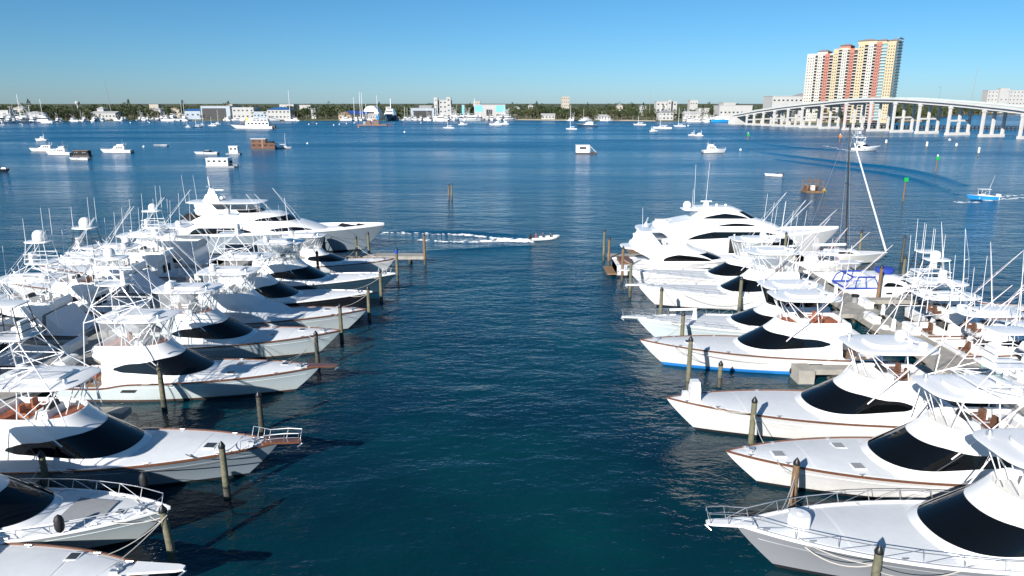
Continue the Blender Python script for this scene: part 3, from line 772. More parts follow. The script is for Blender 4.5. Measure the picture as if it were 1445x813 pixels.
# --- big yachts along the pier heads
def big_yacht(label, cx, y, head, L, B, fb, fs, tiers, hull, extras=None, boot='boot_black', name='motor_yacht', full=2.6, rake=3.6, swim=True, stripe=None):
    root = empty(name, (cx, y, 0), R(head), label, 'yacht')
    h = Hull(L, B, fb, fs, rake=rake, full=full, sheer_p=1.5, flare=1.4, start=.42)
    build_hull(h, root, M[hull], M[boot], .3, n=40)
    build_deck(h, root, 0.0, M['deck'], camber=.1)
    build_toerail(h, root, M['white'], hgt=.35 if L > 25 else .12, w=.12, name='bulwark')
    hs = []
    for (nm, lv, wins, roof) in tiers:
        H = House(lv, e=.9, taper=.04, split=.55); hs.append(H)
        sh = H.shell(root, M['white'], nm, roof=roof, floor_drop=.7, crown=.12, nq=60)
        for (q0, q1, lo, hi) in wins:
            if q0 < 0 < q1: H.patch(sh, M['glass'], 'window_band', q0, q1, lo, hi, nq=90)
            else:
                H.patch(sh, M['glass'], 'side_window', q0, q1, lo, hi, nq=40); H.patch(sh, M['glass'], 'side_window', -q1, -q0, lambda q: lo(-q), lambda q: hi(-q), nq=40)
    if swim: MB().box(-L/2-1.2, -L/2+.1, -B*.42, B*.42, .35, .5).build('swim_platform', M['wood_deck'], root, 0)
    return root, h, hs
def eye(q0, q1, c, hh, skew=0.0):
    return (lambda q: c - hh*max(0.0, math.sin(PI*(q-q0)/(q1-q0)))**.6 - .01, lambda q: c + hh*max(0.0, math.sin(PI*(q-q0)/(q1-q0)))**.6+.01)
def wedge(q0, q1, lo, hi, f=.25):
    # flat bottom, top falling to a point at both ends
    def t(q):
        k = min(1, (q-q0)/((q1-q0)*f)); k2 = min(1, (q1-q)/((q1-q0)*f)); return lo+(hi-lo)*max(0.004, min(1, math.sqrt(max(0, k))*math.sqrt(max(0, k2))))
    return (lambda q: lo, t)
# left: grey hulled yacht
x0 = 0
e1 = eye(.30, .64, 1.35, .62); w1 = wedge(.70, .97, .35, 1.75, .2)
YL, hL, HL = big_yacht('long grey and white motor yacht moored along the left pier head', -36.2, 106.2, 0, 33.5, 7.4, 4.0, 2.7, [
    ('main_deckhouse', [(1.8, 9.2, -13.2, 3.25, 4.2), (3.3, 8.6, -13.2, 3.2, 4.2), (4.2, 6.3, -13.5, 3.05, 3.8), (4.75, 4.3, -14.0, 2.95, 3.4)], [(.30, .64, e1[0], e1[1]), (.70, .97, w1[0], w1[1])], True),
    ('wheelhouse', [(4.5, 4.2, -11.5, 2.75, 2.6), (5.0, 3.6, -11.3, 2.7, 2.6), (5.65, 2.2, -10.0, 2.45, 2.3), (6.05, 1.2, -9.2, 2.3, 2.2)], [(-.66, .66, lambda q: 1.0, lambda q: 1.0+.95*max(.01, 1-(abs(q)/.66)**6)**.5)], True),
    ('bridge_coaming', [(5.8, -1.0, -10.5, 2.3, 1.8), (6.25, -1.4, -10.8, 2.35, 1.7), (6.65, -1.9, -11.0, 2.35, 1.6)], [(-.62, .62, lambda q: .9, lambda q: 1.9)], False)],
    'hull_grey')
t = MB(); t.slab(-12.6, -.9, 4.7, 7.45, .16, camber=.14, e=.5); t.build('hardtop', M['white'], YL, 40)
mb = MB()
for s_ in (-1, 1):
    mb.poly([(-10.6, s_*2.3, 6.5), (-7.4, s_*2.3, 6.5), (-8.6, s_*2.0, 7.5), (-11.0, s_*2.0, 7.5)]); mb.poly([(-10.6, s_*2.18, 6.5), (-7.4, s_*2.18, 6.5), (-8.6, s_*1.88, 7.5), (-11.0, s_*1.88, 7.5)])
mb.build('arch_side', M['white'], YL, 0)
mb = MB()
for s_ in (-1, 1):
    for x in (-5.6, -3.2): mb.tube([(x, s_*2.15, 6.6), (x+.1, s_*1.95, 7.5)], .06)
mb.build('hardtop_post', M['pipe'], YL, 40)
MB().box(-10.2, -7.6, -.9, .9, 7.55, 8.7, 0, .6, .6).box(-9.6, -8.3, -.35, .35, 8.7, 9.5, 0, .5, .6).tube([(-9.2, 0, 9.4), (-9.35, 0, 11.3)], .09, 6, r1=.05).box(-8.9, -7.2, -.12, .12, 9.25, 9.4).tube([(-9.3, -.8, 9.9), (-9.3, .8, 9.9)], .05, 6).build('radar_mast', M['white'], YL, 35)
radome(YL, -7.6, .9, 7.7, .38, .6); radome(YL, -7.2, -.9, 8.0, .3, .5)
mb = MB(); rows = []
for k in range(7):
    t = k/6; rows.append([(lerp(-13.6, -10.9, t), v*1.6, 5.0+.75*math.sin(PI*min(1, .1+t*.9))**.6*(1-abs(v)**2.5)+.25*((k*5) % 3)*.2) for v in (-1, -.6, -.2, .2, .6, 1)])
mb.grid(rows); mb.build('black_canvas_cover', M['canvas_black'], YL, 40)
p = hL; mb = MB(); rows = []
for k in range(5):
    x = 10.0+k*.55; w = lerp(1.5, 1.0, k/4); rows.append([(x, w*v, hL.zs(hL.u_of(x))+.55-.1*k-.12*abs(v)) for v in (-1, -.5, 0, .5, 1)])
mb.grid(rows); mb.build('foredeck_cover', M['canvas_black'], YL, 30)
mb = MB(); rows = []
for k in range(4):
    x = 12.6+k*.55; rows.append([(x, lerp(1.1, .55, k/3)*v, hL.zs(hL.u_of(x))+.42-.1*k-.1*abs(v)) for v in (-1, -.4, .4, 1)])
mb.grid(rows); mb.build('foredeck_cover', M['canvas_black'], YL, 30)
mb = MB()
for s_ in (-1, 1):
    for (x, z) in ((-2, 1.9), (1.5, 2.0), (4.0, 2.1)):
        pp = hL.pt(hL.u_of(x), z); mb.lathe([(.01, -.02), (.2, -.02), (.2, .03), (.01, .03)], (x, s_*(pp[1]+.01), z), 12, axis='y')
mb.build('porthole', M['glass'], YL, 40)
add_antennas(YL, [(-12.2, 1.9, 7.5, 3.8, -.2), (-12.2, -1.9, 7.5, 4.2, -.2)])
# a second yacht lies close by, partly hidden
e2 = wedge(.30, .92, .5, 1.5, .3)
YB, hB, HB = big_yacht('white flybridge yacht tucked between the outer left row and the grey yacht', -49.9, 92.6, 180, 20, 5.4, 2.5, 1.5, [
    ('main_deckhouse', [(1.2, 4.6, -8.3, 2.45, 3.0), (2.3, 4.2, -8.3, 2.4, 3.0), (3.2, 2.2, -8.0, 2.25, 2.7), (3.8, .8, -8.6, 2.15, 2.4), (4.5, -.2, -8.8, 2.1, 2.2)], [(.30, .92, e2[0], e2[1])], False)], 'hull_white')
t = MB(); t.slab(-7.4, -1.6, 3.9, 6.1, .12, camber=.12, e=.5); t.build('hardtop', M['white'], YB, 40)
HBt = House([(4.5, -.25, -8.4, 2.06, 2.2), (6.1, -1.6, -7.4, 1.9, 1.9)], e=.9)
HBt.patch(YB, M['clear'], 'clear_curtain', -.8, .8, lambda q: .02, lambda q: .98, off=0)
mb = MB()
for q in (-.8, -.5, -.25, 0, .25, .5, .8): mb.tube([tuple(HBt.pt(q, .0)), tuple(HBt.pt(q, .99))], .04)
mb.build('hardtop_support', M['pipe'], YB, 40)
add_antennas(YB, [(-6.5, 1.5, 6.2, 4.5, -.3), (-6.5, -1.5, 6.2, 4.2, -.3), (-5, .9, 6.2, 3.5, -.3)]); radome(YB, -5.6, 0, 6.3, .4, .6)

# right: all white yacht with dark window sweeps, bow to the right
e1 = wedge(.30, .95, .35, 2.35, .3)
e2 = wedge(.50, .72, 1.1, 1.85, .6); e3 = wedge(.40, .92, .55, 1.6, .5)
YR, hR, HR = big_yacht('long all white motor yacht with sweeping black windows along the right pier head', 33.6, 103.6, 0, 30.0, 6.8, 3.9, 2.3, [
    ('main_deckhouse', [(1.6, 9.3, -10.3, 3.05, 4.6), (2.7, 8.9, -10.6, 3.0, 4.6), (3.6, 6.9, -11.6, 2.85, 4.2), (4.25, 4.9, -13.4, 2.75, 3.8)], [(.30, .95, e1[0], e1[1])], True),
    ('upper_deckhouse', [(4.0, 6.4, -12.6, 2.6, 4.4), (4.6, 5.3, -12.2, 2.55, 4.0), (5.2, 3.6, -9.5, 2.35, 3.4), (5.6, 2.4, -7.4, 2.2, 3.0)], [(.50, .72, e2[0], e2[1])], True),
    ('wheelhouse', [(5.4, 2.7, -7.0, 2.1, 2.6), (6.0, 1.6, -6.8, 2.05, 2.4), (6.7, .2, -6.4, 1.85, 2.1), (7.2, -1.0, -6.6, 1.6, 1.9)], [(.40, .92, e3[0], e3[1]), (-.36, .36, lambda q: .5, lambda q: 1.9)], True)],
    'hull_white')
t = MB(); t.slab(-8.6, -5.4, 3.3, 6.75, .14, camber=.06, e=.5); t.build('radar_arch', M['white'], YR, 40)
radome(YR, -7.6, .7, 6.9, .6, 1.0); radome(YR, -3.6, -.6, 7.3, .22, .4); radome(YR, -2.0, .3, 7.2, .2, .35)
MB().box(-5.4, -4.6, -.3, .3, 7.2, 7.9, 0, .7, .7).box(-5.8, -4.2, -.12, .12, 7.9, 8.05).build('radar_scanner', M['white'], YR, 30)
add_antennas(YR, [(-6.6, .6, 6.9, 6.4, -.1), (-4.8, .8, 7.9, 5.6, .15), (-7.2, -.8, 6.9, 3.0, 0)])
mb = MB()
for (x0_, x1_, yy) in ((-12.2, -10.6, .9), (-12.2, -10.6, -.9), (-10.2, -8.8, 1.2), (-10.0, -8.8, -1.2)): mb.box(x0_, x1_, yy-.6, yy+.6, 4.6, 5.15, 0, .9, .9)
mb.build('lounge_seat', M['seat_white'], YR, 30)
t = MB(); t.slab(-15.2, -9.8, 5.4, 3.75, .35, camber=.0, e=.6); t.build('aft_deck_overhang', M['white'], YR, 40)
MB().lathe([(.3, 0), (.32, .3), (.2, .9), (.12, 1.0)], (-14.0, -1.6, 4.1), 10).tube([(-14, -1.6, 5.0), (-13.2, 1.2, 5.3)], .12, 6).build('tender_crane', M['white'], YR, 35)
mb = MB()
for x in (2.5, 4.5, 6.5): mb.box(x, x+.8, -.02-hR.pt(hR.u_of(x), 1.6)[1], .01-hR.pt(hR.u_of(x), 1.6)[1], 1.5, 1.7)
mb.build('porthole', M['glass'], YR, 0)
# flybridge yacht inside the pier, bow to the dock
e1 = wedge(.42, .90, .85, 1.8, .5); e2 = wedge(.2, .6, .25, .75, .5)
YF, hF, HF = big_yacht('white flybridge cruiser lying stern out beside the right pier head', 22.9, 91.3, 0, 18.6, 5.3, 2.5, 1.5, [
    ('main_deckhouse', [(1.3, 5.2, -4.6, 2.35, 3.0), (2.3, 4.6, -4.8, 2.3, 3.0), (3.1, 2.6, -6.2, 2.2, 2.8), (3.5, 1.4, -7.0, 2.2, 2.6), (3.75, .8, -7.2, 2.15, 2.5), (4.2, .2, -7.0, 2.1, 2.3)], [(.42, .90, e1[0], e1[1]), (-.40, .40, lambda q: 1.0, lambda q: 1.9)], False)], 'hull_white')
mb = MB()
for s_ in (-1, 1):
    mb.poly([(-6.8, s_*2.02, 4.2), (-3.6, s_*2.02, 4.2), (-5.0, s_*1.8, 5.9), (-6.0, s_*1.8, 5.9)]); mb.poly([(-6.8, s_*1.94, 4.2), (-3.6, s_*1.94, 4.2), (-5.0, s_*1.72, 5.9), (-6.0, s_*1.72, 5.9)])
mb.box(-6.2, -4.8, -1.8, 1.8, 5.86, 6.0); mb.build('radar_arch', M['white'], YF, 0)
for (x, yy, m_) in ((-2.6, .8, 'seat_white'), (-2.6, -.8, 'seat_white'), (-4.4, .7, 'seat_brown'), (-4.4, -.7, 'seat_brown')): MB().box(x-.35, x+.35, yy-.4, yy+.4, 3.5, 4.1).box(x-.4, x-.25, yy-.4, yy+.4, 4.1, 4.5).build('bridge_seat', M[m_], YF, 0)
t = MB(); t.slab(-8.6, -3.4, 3.9, 3.6, .18, camber=.05, e=.6); t.build('aft_deck_overhang', M['white'], YF, 40)
MB().box(-8.8, -7.2, -1.6, 1.6, 1.5, 2.0).build('lounge_seat', M['seat_brown'], YF, 30)
add_antennas(YF, [(-5.5, 1.5, 6.0, 2.6, -.1)])

# --- outer rows, sterns to the docks
LO = 'boats in the left outer row'
RO = 'boats in the right outer row'
def outer(label, y, head, stern, L, **k):
    d = 1 if head == 0 else -1
    return sport_boat(label, stern + d*L, y, head, L=L, **k)
outer('white sport boat whose after end fills the left edge behind the front tower boat', 49.2, 180, -40.0, 18, group=LO, tower=True, tow_z=1.2, dome=.5, ants='tower', mats='black', seat='seat_brown', B=5.4)
outer('white sport boat with open stern and black tower rails next to the canvas covered cockpit', 56.4, 180, -40.2, 18.5, group=LO, tower=True, tow_z=1.6, dome=.55, ants='tower', mats='black', seat='seat_white', B=5.4, hull='hull_white')
outer('white boat with its cockpit under a big pale grey canvas slope', 64.0, 180, -39.9, 18.5, group=LO, cover='canvas_white', hull='hull_grey', dome=.6, ants='tower', seat='seat_white', B=5.4, style='open', boot='boot_black', tower=True, tow_z=1.5)
outer('white tower boat with two tall antennas and a dome behind the canvas covered cockpit', 71.4, 180, -40.0, 18.5, group=LO, tower=True, tow_z=1.5, dome=.6, ants='tower', mats='black', B=5.3, seat='seat_brown', boot='boot_black')
outer('white convertible with a curtained bridge and pale canvas over its stern', 78.8, 180, -40.0, 19, group=LO, style='curtain', cover='canvas_white', ants=4, dome=.5, B=5.4)
outer('white tower boat last in the left outer row, beside the white flybridge yacht', 86.4, 180, -40.0, 19.5, group=LO, tower=True, tow_z=1.0, dome=.5, ants='tower', B=5.4)
VERT = (-.16, .05, 1)
outer('white sport boat with pale foredeck behind the right dock boxes', 46.4, 0, 38.7, 18, group=RO, ants=4, B=5.3, dome=.5, tower=False, outr_lean=VERT)
outer('pale mint hulled sport boat in the right outer row', 52.1, 0, 38.5, 16.5, group=RO, hull='hull_mint', boot='boot_black', tower=False, dome=.6, ants=4, B=4.9, seat='seat_brown', low=.6, htop_z=3.8, outr_lean=VERT)
outer('low white boat with a curved hardtop between the mint hull and the varnished cockpit', 58.3, 0, 38.4, 14.0, group=RO, B=4.6, fb=1.9, low=.8, htop_z=3.6, ants=4, cockpit='seat_brown', seat='seat_brown', outr_lean=VERT, outr_len=8, hatches=((3, .3, .5),))
outer('white tower boat with varnished brown cockpit and a large round dome', 63.6, 0, 38.2, 13.8, group=RO, tower=True, tow_z=1.5, dome=.45, ants='tower', cockpit='seat_brown', seat='seat_brown', B=4.7, fb=1.9, low=.8, htop_z=3.6, pole='pipe_pink', outr_lean=(.75, .1, .7), outr_len=9)
outer('white express boat with a black framed tower, farthest out before the open water', 69.4, 0, 41.5, 12.5, group=RO, tower=True, tow_z=1.3, mats='black', ants='tower', B=4.4, fb=1.8, low=.8, htop_z=3.4, outr_lean=VERT, outr_len=8)

# blue canvas cruiser
e1 = wedge(.52, .86, .75, 1.45, .35)
YC, hC, HC = big_yacht('white cruiser with royal blue canvas round its cockpit', 44.0, 79.3, 0, 12.8, 4.3, 2.0, 1.35, [
    ('cabin', [(1.2, 3.0, -2.6, 1.75, 2.4), (1.9, 2.6, -2.6, 1.72, 2.4), (2.5, 1.2, -2.7, 1.6, 2.1), (2.85, .1, -2.9, 1.5, 1.8)], [(.52, .86, e1[0], e1[1]), (-.40, .40, lambda q: 1.05, lambda q: 2.0)], True)], 'hull_white', boot='boot_teal', name='cabin_cruiser', rake=1.8)
HCt = House([(1.55, -2.0, -6.0, 1.8, .3), (2.4, -2.3, -5.7, 1.7, .3), (2.95, -2.6, -4.9, 1.5, .4)], e=.7)
HCt.patch(YC, M['clear'], 'clear_curtain', -1, 1, lambda q: .02, lambda q: 1.6, off=0, nq=60)
mb = MB()
for q in (-1, -.86, -.7, -.5, .5, .7, .86, 1, 0):
    mb.tube([tuple(HCt.pt(q, .0)), tuple(HCt.pt(q, 1)), tuple(HCt.pt(q, 1.7))], .07, 5)
for v in (0.02, 1.65):
    mb.tube([tuple(HCt.pt(-1+2*k/40, v)) for k in range(41)]+[tuple(HCt.pt(-1, v))], .10, 6)
mb.build('canvas_frame', M['canvas_blue'], YC, 40)
HCt.shell(YC, M['canvas_blue'], 'canvas_base', roof=False) if False else None
t = MB(); t.slab(-1.9, .0, 2.0, 3.0, .5, camber=.2, e=.8); t.build('folded_canopy', M['canvas_blue'], YC, 40)
mb = MB()
for s_ in (-1, 1):
    pts = [hC.sheer(u, s_, .1) for u in (.55, .65, .75, .85, .93)]; tops = [(p[0]+.1, p[1], p[2]+.6) for p in pts]; mb.tube(tops+[(6.3, 0, 2.6)], .025, 5)
    for a, b in zip(pts, tops): mb.tube([a, b], .02, 4)
mb.build('bow_rail', M['metal'], YC, 40)
mb = MB()
for x in (-1.5, 1.2, 2.6): mb.box(x, x+.7, -.02-hC.pt(hC.u_of(x+.3), 1.0)[1], .01-hC.pt(hC.u_of(x+.3), 1.0)[1], .95, 1.12)
mb.build('porthole', M['glass'], YC, 0)

# small open boats moored by the right dock
def center_console(label, x, y, head, L=8.5, hull='hull_white', top=True, group=None, motors=2, ttop='white', rods=0):
    root = empty('center_console_boat', (x, y, 0), R(head), label, 'motor boat', group)
    h = Hull(L, L*.31, 1.25, .8, rake=1.2, full=2.2)
    build_hull(h, root, M[hull], M['boot_black'], .12, n=20)
    uc = .62
    build_deck(h, root, uc, M['deck'], n=12)
    build_cockpit(h, root, uc, .35, M['white'], M['deck'])
    mb = MB(); mb.box(-.6, .7, -.5, .5, .3, 1.35, 0, .75, .9); mb.box(.15, .45, -.48, .48, 1.35, 1.75, 1, .5, .9); mb.build('console', [M['white'], M['glass_grey']], root, 0)
    MB().box(-1.7, -1.2, -.55, .55, .3, 1.15).build('leaning_post', M['seat_white'], root, 0)
    if top:
        t = MB(); t.slab(-1.9, .95, 1.9, 2.45, .07, camber=.06, e=.4); t.build('t_top', M[ttop], root, 40)
        mb = MB()
        for s_ in (-1, 1):
            mb.tube([(.5, s_*.55, .4), (.4, s_*.7, 2.47)], .03, 5); mb.tube([(-1.2, s_*.6, .4), (-1.4, s_*.7, 2.47)], .03, 5); mb.tube([(.45, s_*.6, 1.4), (-1.35, s_*.68, 2.2)], .02, 4)
        mb.build('t_top_frame', M['pipe'], root, 40)
        mb = MB()
        for k in range(rods): mb.tube([(-1.7, -.7+k*.35, 2.5), (-2.1, -.75+k*.37, 4.6)], .022, 4)
        if rods: mb.build('fishing_rod', M['pipe_pink'], root, 40)
    for k in range(motors):
        yy = (k-(motors-1)/2)*.62
        MB().box(-L/2-.75, -L/2-.1, yy-.22, yy+.22, .75, 1.35, 0, .75, .8).box(-L/2-.55, -L/2-.3, yy-.1, yy+.1, -.4, .8).build('outboard_motor', M['white'], root, 30)
    return root
center_console('open white boat with rod racks moored at the far end of the right dock', 42.9, 93.2, 0, 9.5, rods=4, group='small open boats by the right dock')
center_console('open white boat with t top and fishing rods beside the blue canvas cruiser', 42.8, 87.0, 0, 10, rods=4, group='small open boats by the right dock')
center_console('open white boat tied inside the left pier head behind the small express boat', -31.4, 95.2, 180, 7.0, top=False, group=None)

# sailing yacht beyond the right pier: black mast, white furled headsail
def sailboat(label, x, y, head, L, mast_h, hull='hull_white', mast='pipe', group=None, boom=True, jib=True, cabin=True, mast_x=.08, detail=True, mr=.1, rake=0.0):
    root = empty('sailing_boat', (x, y, 0), R(head), label, 'sailboat', group)
    h = Hull(L, L*.29, L*.105+.2, L*.085+.15, rake=L*.14, full=1.9, start=.45)
    build_hull(h, root, M[hull], M['boot_black'], .12, n=18)
    build_deck(h, root, 0, M['deck'], n=12, camber=.12)
    H = House([(h.zs(.5)-.3, L*.2, -L*.2, L*.095, L*.12), (h.zs(.5)+.2, L*.19, -L*.2, L*.09, L*.12), (h.zs(.5)+.5, L*.14, -L*.19, L*.08, L*.1)], e=.9)
    H.shell(root, M['white'], 'cabin', roof=True, crown=.06, nq=24, sub=2)
    e_ = wedge(.5, .9, .9, 1.7, .2); H.patch(root, M['glass'], 'cabin_window', .5, .9, e_[0], e_[1], nq=12, nv=2, both=True)
    mx = L*mast_x; z0 = h.zs(.55)
    MB().tube([(mx, 0, z0), (mx-rake, 0, z0+mast_h)], mr, 6, r1=mr*.7).tube([(mx-rake*.55, -L*.08, z0+mast_h*.55), (mx-rake*.55, L*.08, z0+mast_h*.55)], mr*.35, 4).build('mast', M[mast], root, 40)
    if boom: MB().tube([(mx-.1, 0, z0+1.3), (mx-L*.38, 0, z0+1.2)], mr*1.5, 6).build('furled_mainsail', M['canvas_white'], root, 40)
    if jib: MB().tube([(L/2-.3, 0, h.fb+.2), (mx+(L/2-mx)*.1-rake*.8, 0, z0+mast_h*.86)], mr*1.05, 6, r1=mr*.7).build('furled_headsail', M['canvas_white'], root, 40)
    mb = MB()
    for (px_, py_) in ((L/2-.1, 0), (-L/2+.1, 0), (mx-.2, h.hs(.55)-.1), (mx-.2, -h.hs(.55)+.1)): mb.tube([(px_, py_, h.zs(.55)), (mx-rake, 0, z0+mast_h-.1)], .02 if L > 9 else .015, 3)
    mb.build('rigging', M['metal'], root, 40)
    return root
sailboat('sailing yacht with tall black mast and white furled headsail beyond the right pier', 47.0, 97.8, 0, 12.5, 17.8, hull='hull_cream', mast='pipe_black', boom=True, mast_x=.02, mr=.13, rake=1.5)

# ------------------------------------------------------------------ docks, piles and dock furniture
def dock(name, x0, x1, y0, y1, label, z=1.15, t=.45, cat='dock'):
    root = empty(name, ((x0+x1)/2, (y0+y1)/2, 0), 0, label, cat)
    X = (x1-x0)/2; Y = (y1-y0)/2
    MB().box(-X, X, -Y, Y, z-t, z).build('deck_slab', M['concrete'], root, 0)
    mb = MB()
    if Y > X:
        n = max(1, int(2*Y/4)); ks = [(-Y+2*Y*(k+.5)/n) for k in range(n)]
        for k in ks: mb.box(-X*.98, X*.98, k-.2, k+.2, z-t-.35, z-t-.002); [mb.tube([(s_*X*.75, k, -2), (s_*X*.75, k, z-t-.36)], .17, 8) for s_ in (-1, 1)]
    else:
        n = max(1, int(2*X/4)); ks = [(-X+2*X*(k+.5)/n) for k in range(n)]
        for k in ks: mb.box(k-.2, k+.2, -Y*.98, Y*.98, z-t-.35, z-t-.002); [mb.tube([(k, s_*Y*.7, -2), (k, s_*Y*.7, z-t-.36)], .17, 8) for s_ in (-1, 1)]
    mb.build('dock_bent', M['pile_wet'], root, 30)
    return root
dock('dock', -38.9, -35.7, 14, 96.6, 'long concrete dock between the two left boat rows')
dock('dock', 34.9, 38.1, 14, 96.2, 'long concrete dock between the two right boat rows')
dock('pier_head', -41, -12.4, 96.7, 99.0, 'concrete pier head across the end of the left dock', cat='pier')
dock('pier_head', 13.6, 39.8, 96.3, 98.6, 'concrete pier head across the end of the right dock', cat='pier')
FG = 'finger piers between the boats'
for (x0, x1, y, lab) in ((-35.68, -26.0, 56.2, 'narrow finger pier beside the clear curtained tower boat'), (-35.68, -27, 45.6, 'narrow finger pier behind the front tower boat'), (-35.68, -27, 35.6, 'narrow finger pier beside the sun pad cruiser'),
                         (23.2, 34.88, 53.9, 'finger pier along the blue striped boat with a wide concrete end'), (25.5, 34.88, 69.4, 'finger pier behind the boat with the enclosed bridge'), (25, 34.88, 34.0, 'finger pier between the two nearest right boats'),
                         (38.12, 47.0, 74.6, 'finger pier beside the blue canvas cruiser'), (38.12, 47.0, 55.25, 'finger pier beside the mint hulled boat'), (-48, -38.92, 60.2, 'finger pier beside the grey canvas cockpit cover'), (-48, -38.92, 82.6, 'finger pier near the end of the left outer row')):
    f = dock('finger_pier', x0, x1, y-.55, y+.55, lab, cat='pier'); f['group'] = FG
    if 'wide concrete' in lab: MB().box(-(x1-x0)/2-.1, -(x1-x0)/2+1.2, -.85, .85, -1.0, 1.17).build('pile_cap', M['concrete'], f, 0)

def pile(x, y, top=3.9, wood='pile_wood', label='', r=.19, tilt=(0, 0), group='mooring piles', cap='cap_black'):
    root = empty('mooring_pile', (x, y, 0), 0, label, 'pile', group)
    tx, ty = tilt
    P_ = lambda z: (tx*z, ty*z, z)
    mb = MB(); mb.tube([P_(-1.5), P_(.8)], r*1.04, 12); mb.build('wet_base', M['pile_wet'], root, 50)
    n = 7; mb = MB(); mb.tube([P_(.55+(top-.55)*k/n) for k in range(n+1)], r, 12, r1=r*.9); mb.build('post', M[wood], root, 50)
    mb = MB(); c = P_(top); mb.lathe([(r*.98, -.10), (r*1.02, -.08), (r*1.02, .02), (r*.5, .20), (.01, .32)], c, 12); mb.build('cap', M[cap], root, 40)
    return root
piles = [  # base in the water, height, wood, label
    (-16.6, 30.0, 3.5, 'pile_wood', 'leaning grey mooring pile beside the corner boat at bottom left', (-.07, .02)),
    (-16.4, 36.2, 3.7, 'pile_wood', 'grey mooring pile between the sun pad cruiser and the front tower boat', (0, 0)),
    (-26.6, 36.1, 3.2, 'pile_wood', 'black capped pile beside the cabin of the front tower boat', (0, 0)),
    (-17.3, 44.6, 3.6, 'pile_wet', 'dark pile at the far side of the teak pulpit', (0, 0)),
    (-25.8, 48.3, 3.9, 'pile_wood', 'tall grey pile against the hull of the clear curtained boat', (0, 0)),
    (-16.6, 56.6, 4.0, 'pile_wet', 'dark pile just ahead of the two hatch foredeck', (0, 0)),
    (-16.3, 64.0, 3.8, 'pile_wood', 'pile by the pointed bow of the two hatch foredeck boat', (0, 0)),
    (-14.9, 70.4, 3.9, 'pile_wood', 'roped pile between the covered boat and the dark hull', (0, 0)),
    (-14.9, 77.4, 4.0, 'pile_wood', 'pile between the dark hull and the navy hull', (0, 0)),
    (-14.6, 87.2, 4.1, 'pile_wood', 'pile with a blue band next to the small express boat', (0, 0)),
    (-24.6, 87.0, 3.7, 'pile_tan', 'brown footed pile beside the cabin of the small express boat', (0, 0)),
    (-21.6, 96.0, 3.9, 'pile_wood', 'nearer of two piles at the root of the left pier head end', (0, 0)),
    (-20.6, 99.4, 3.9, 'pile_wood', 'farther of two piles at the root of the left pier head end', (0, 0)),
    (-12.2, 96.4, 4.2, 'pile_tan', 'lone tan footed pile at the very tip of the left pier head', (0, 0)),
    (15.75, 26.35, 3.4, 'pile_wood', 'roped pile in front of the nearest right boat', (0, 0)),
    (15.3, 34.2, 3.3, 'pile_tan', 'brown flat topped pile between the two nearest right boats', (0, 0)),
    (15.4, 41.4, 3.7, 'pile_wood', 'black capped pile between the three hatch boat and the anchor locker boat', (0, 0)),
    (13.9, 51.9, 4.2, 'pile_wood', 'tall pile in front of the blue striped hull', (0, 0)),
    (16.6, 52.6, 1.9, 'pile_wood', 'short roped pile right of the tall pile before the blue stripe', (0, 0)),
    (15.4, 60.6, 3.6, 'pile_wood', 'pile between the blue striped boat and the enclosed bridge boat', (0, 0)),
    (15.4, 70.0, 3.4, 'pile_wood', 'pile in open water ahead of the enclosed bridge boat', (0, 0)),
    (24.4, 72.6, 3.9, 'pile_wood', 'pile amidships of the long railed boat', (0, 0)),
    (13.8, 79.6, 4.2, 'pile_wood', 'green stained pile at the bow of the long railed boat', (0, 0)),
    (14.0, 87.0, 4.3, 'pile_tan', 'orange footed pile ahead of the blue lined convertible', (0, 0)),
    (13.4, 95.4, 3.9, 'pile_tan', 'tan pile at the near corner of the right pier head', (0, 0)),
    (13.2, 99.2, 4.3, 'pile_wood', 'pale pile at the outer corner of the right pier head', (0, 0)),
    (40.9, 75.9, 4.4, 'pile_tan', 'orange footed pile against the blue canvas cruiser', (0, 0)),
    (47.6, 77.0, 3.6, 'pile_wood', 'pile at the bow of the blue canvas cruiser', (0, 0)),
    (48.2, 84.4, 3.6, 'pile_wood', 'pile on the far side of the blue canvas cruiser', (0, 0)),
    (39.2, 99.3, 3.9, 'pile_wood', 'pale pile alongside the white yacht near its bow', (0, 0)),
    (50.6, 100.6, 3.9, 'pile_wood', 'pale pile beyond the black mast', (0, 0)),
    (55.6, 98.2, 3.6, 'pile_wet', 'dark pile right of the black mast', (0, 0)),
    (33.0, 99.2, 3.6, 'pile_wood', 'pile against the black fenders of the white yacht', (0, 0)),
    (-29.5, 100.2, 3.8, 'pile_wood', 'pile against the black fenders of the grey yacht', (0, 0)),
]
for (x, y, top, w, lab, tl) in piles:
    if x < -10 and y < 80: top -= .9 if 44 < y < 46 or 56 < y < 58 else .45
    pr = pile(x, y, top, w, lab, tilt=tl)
    if 'blue band' in lab: MB().lathe([(.20, top-.5), (.20, top-.02)], (0, 0, 0), 12).build('band', M['blue_stripe'], pr, 50)
FY = 'big black fenders along the yachts'
for (x, y, lab) in ((-28.2, 101.9, 'fat black fender on the side of the grey yacht'), (-30.6, 101.9, 'smaller black fender beside the fat one on the grey yacht'), (32.0, 99.6, 'fat black fender on the side of the white yacht')):
    fender(x, y, 1.9, .75 if 'fat' in lab else .4, 2.6 if 'fat' in lab else 1.4, 'rubber', lab, FY)
fender(23.2, 54.72, .5, .2, .5, 'rubber', 'small black ball fender on the blue waterline stripe')

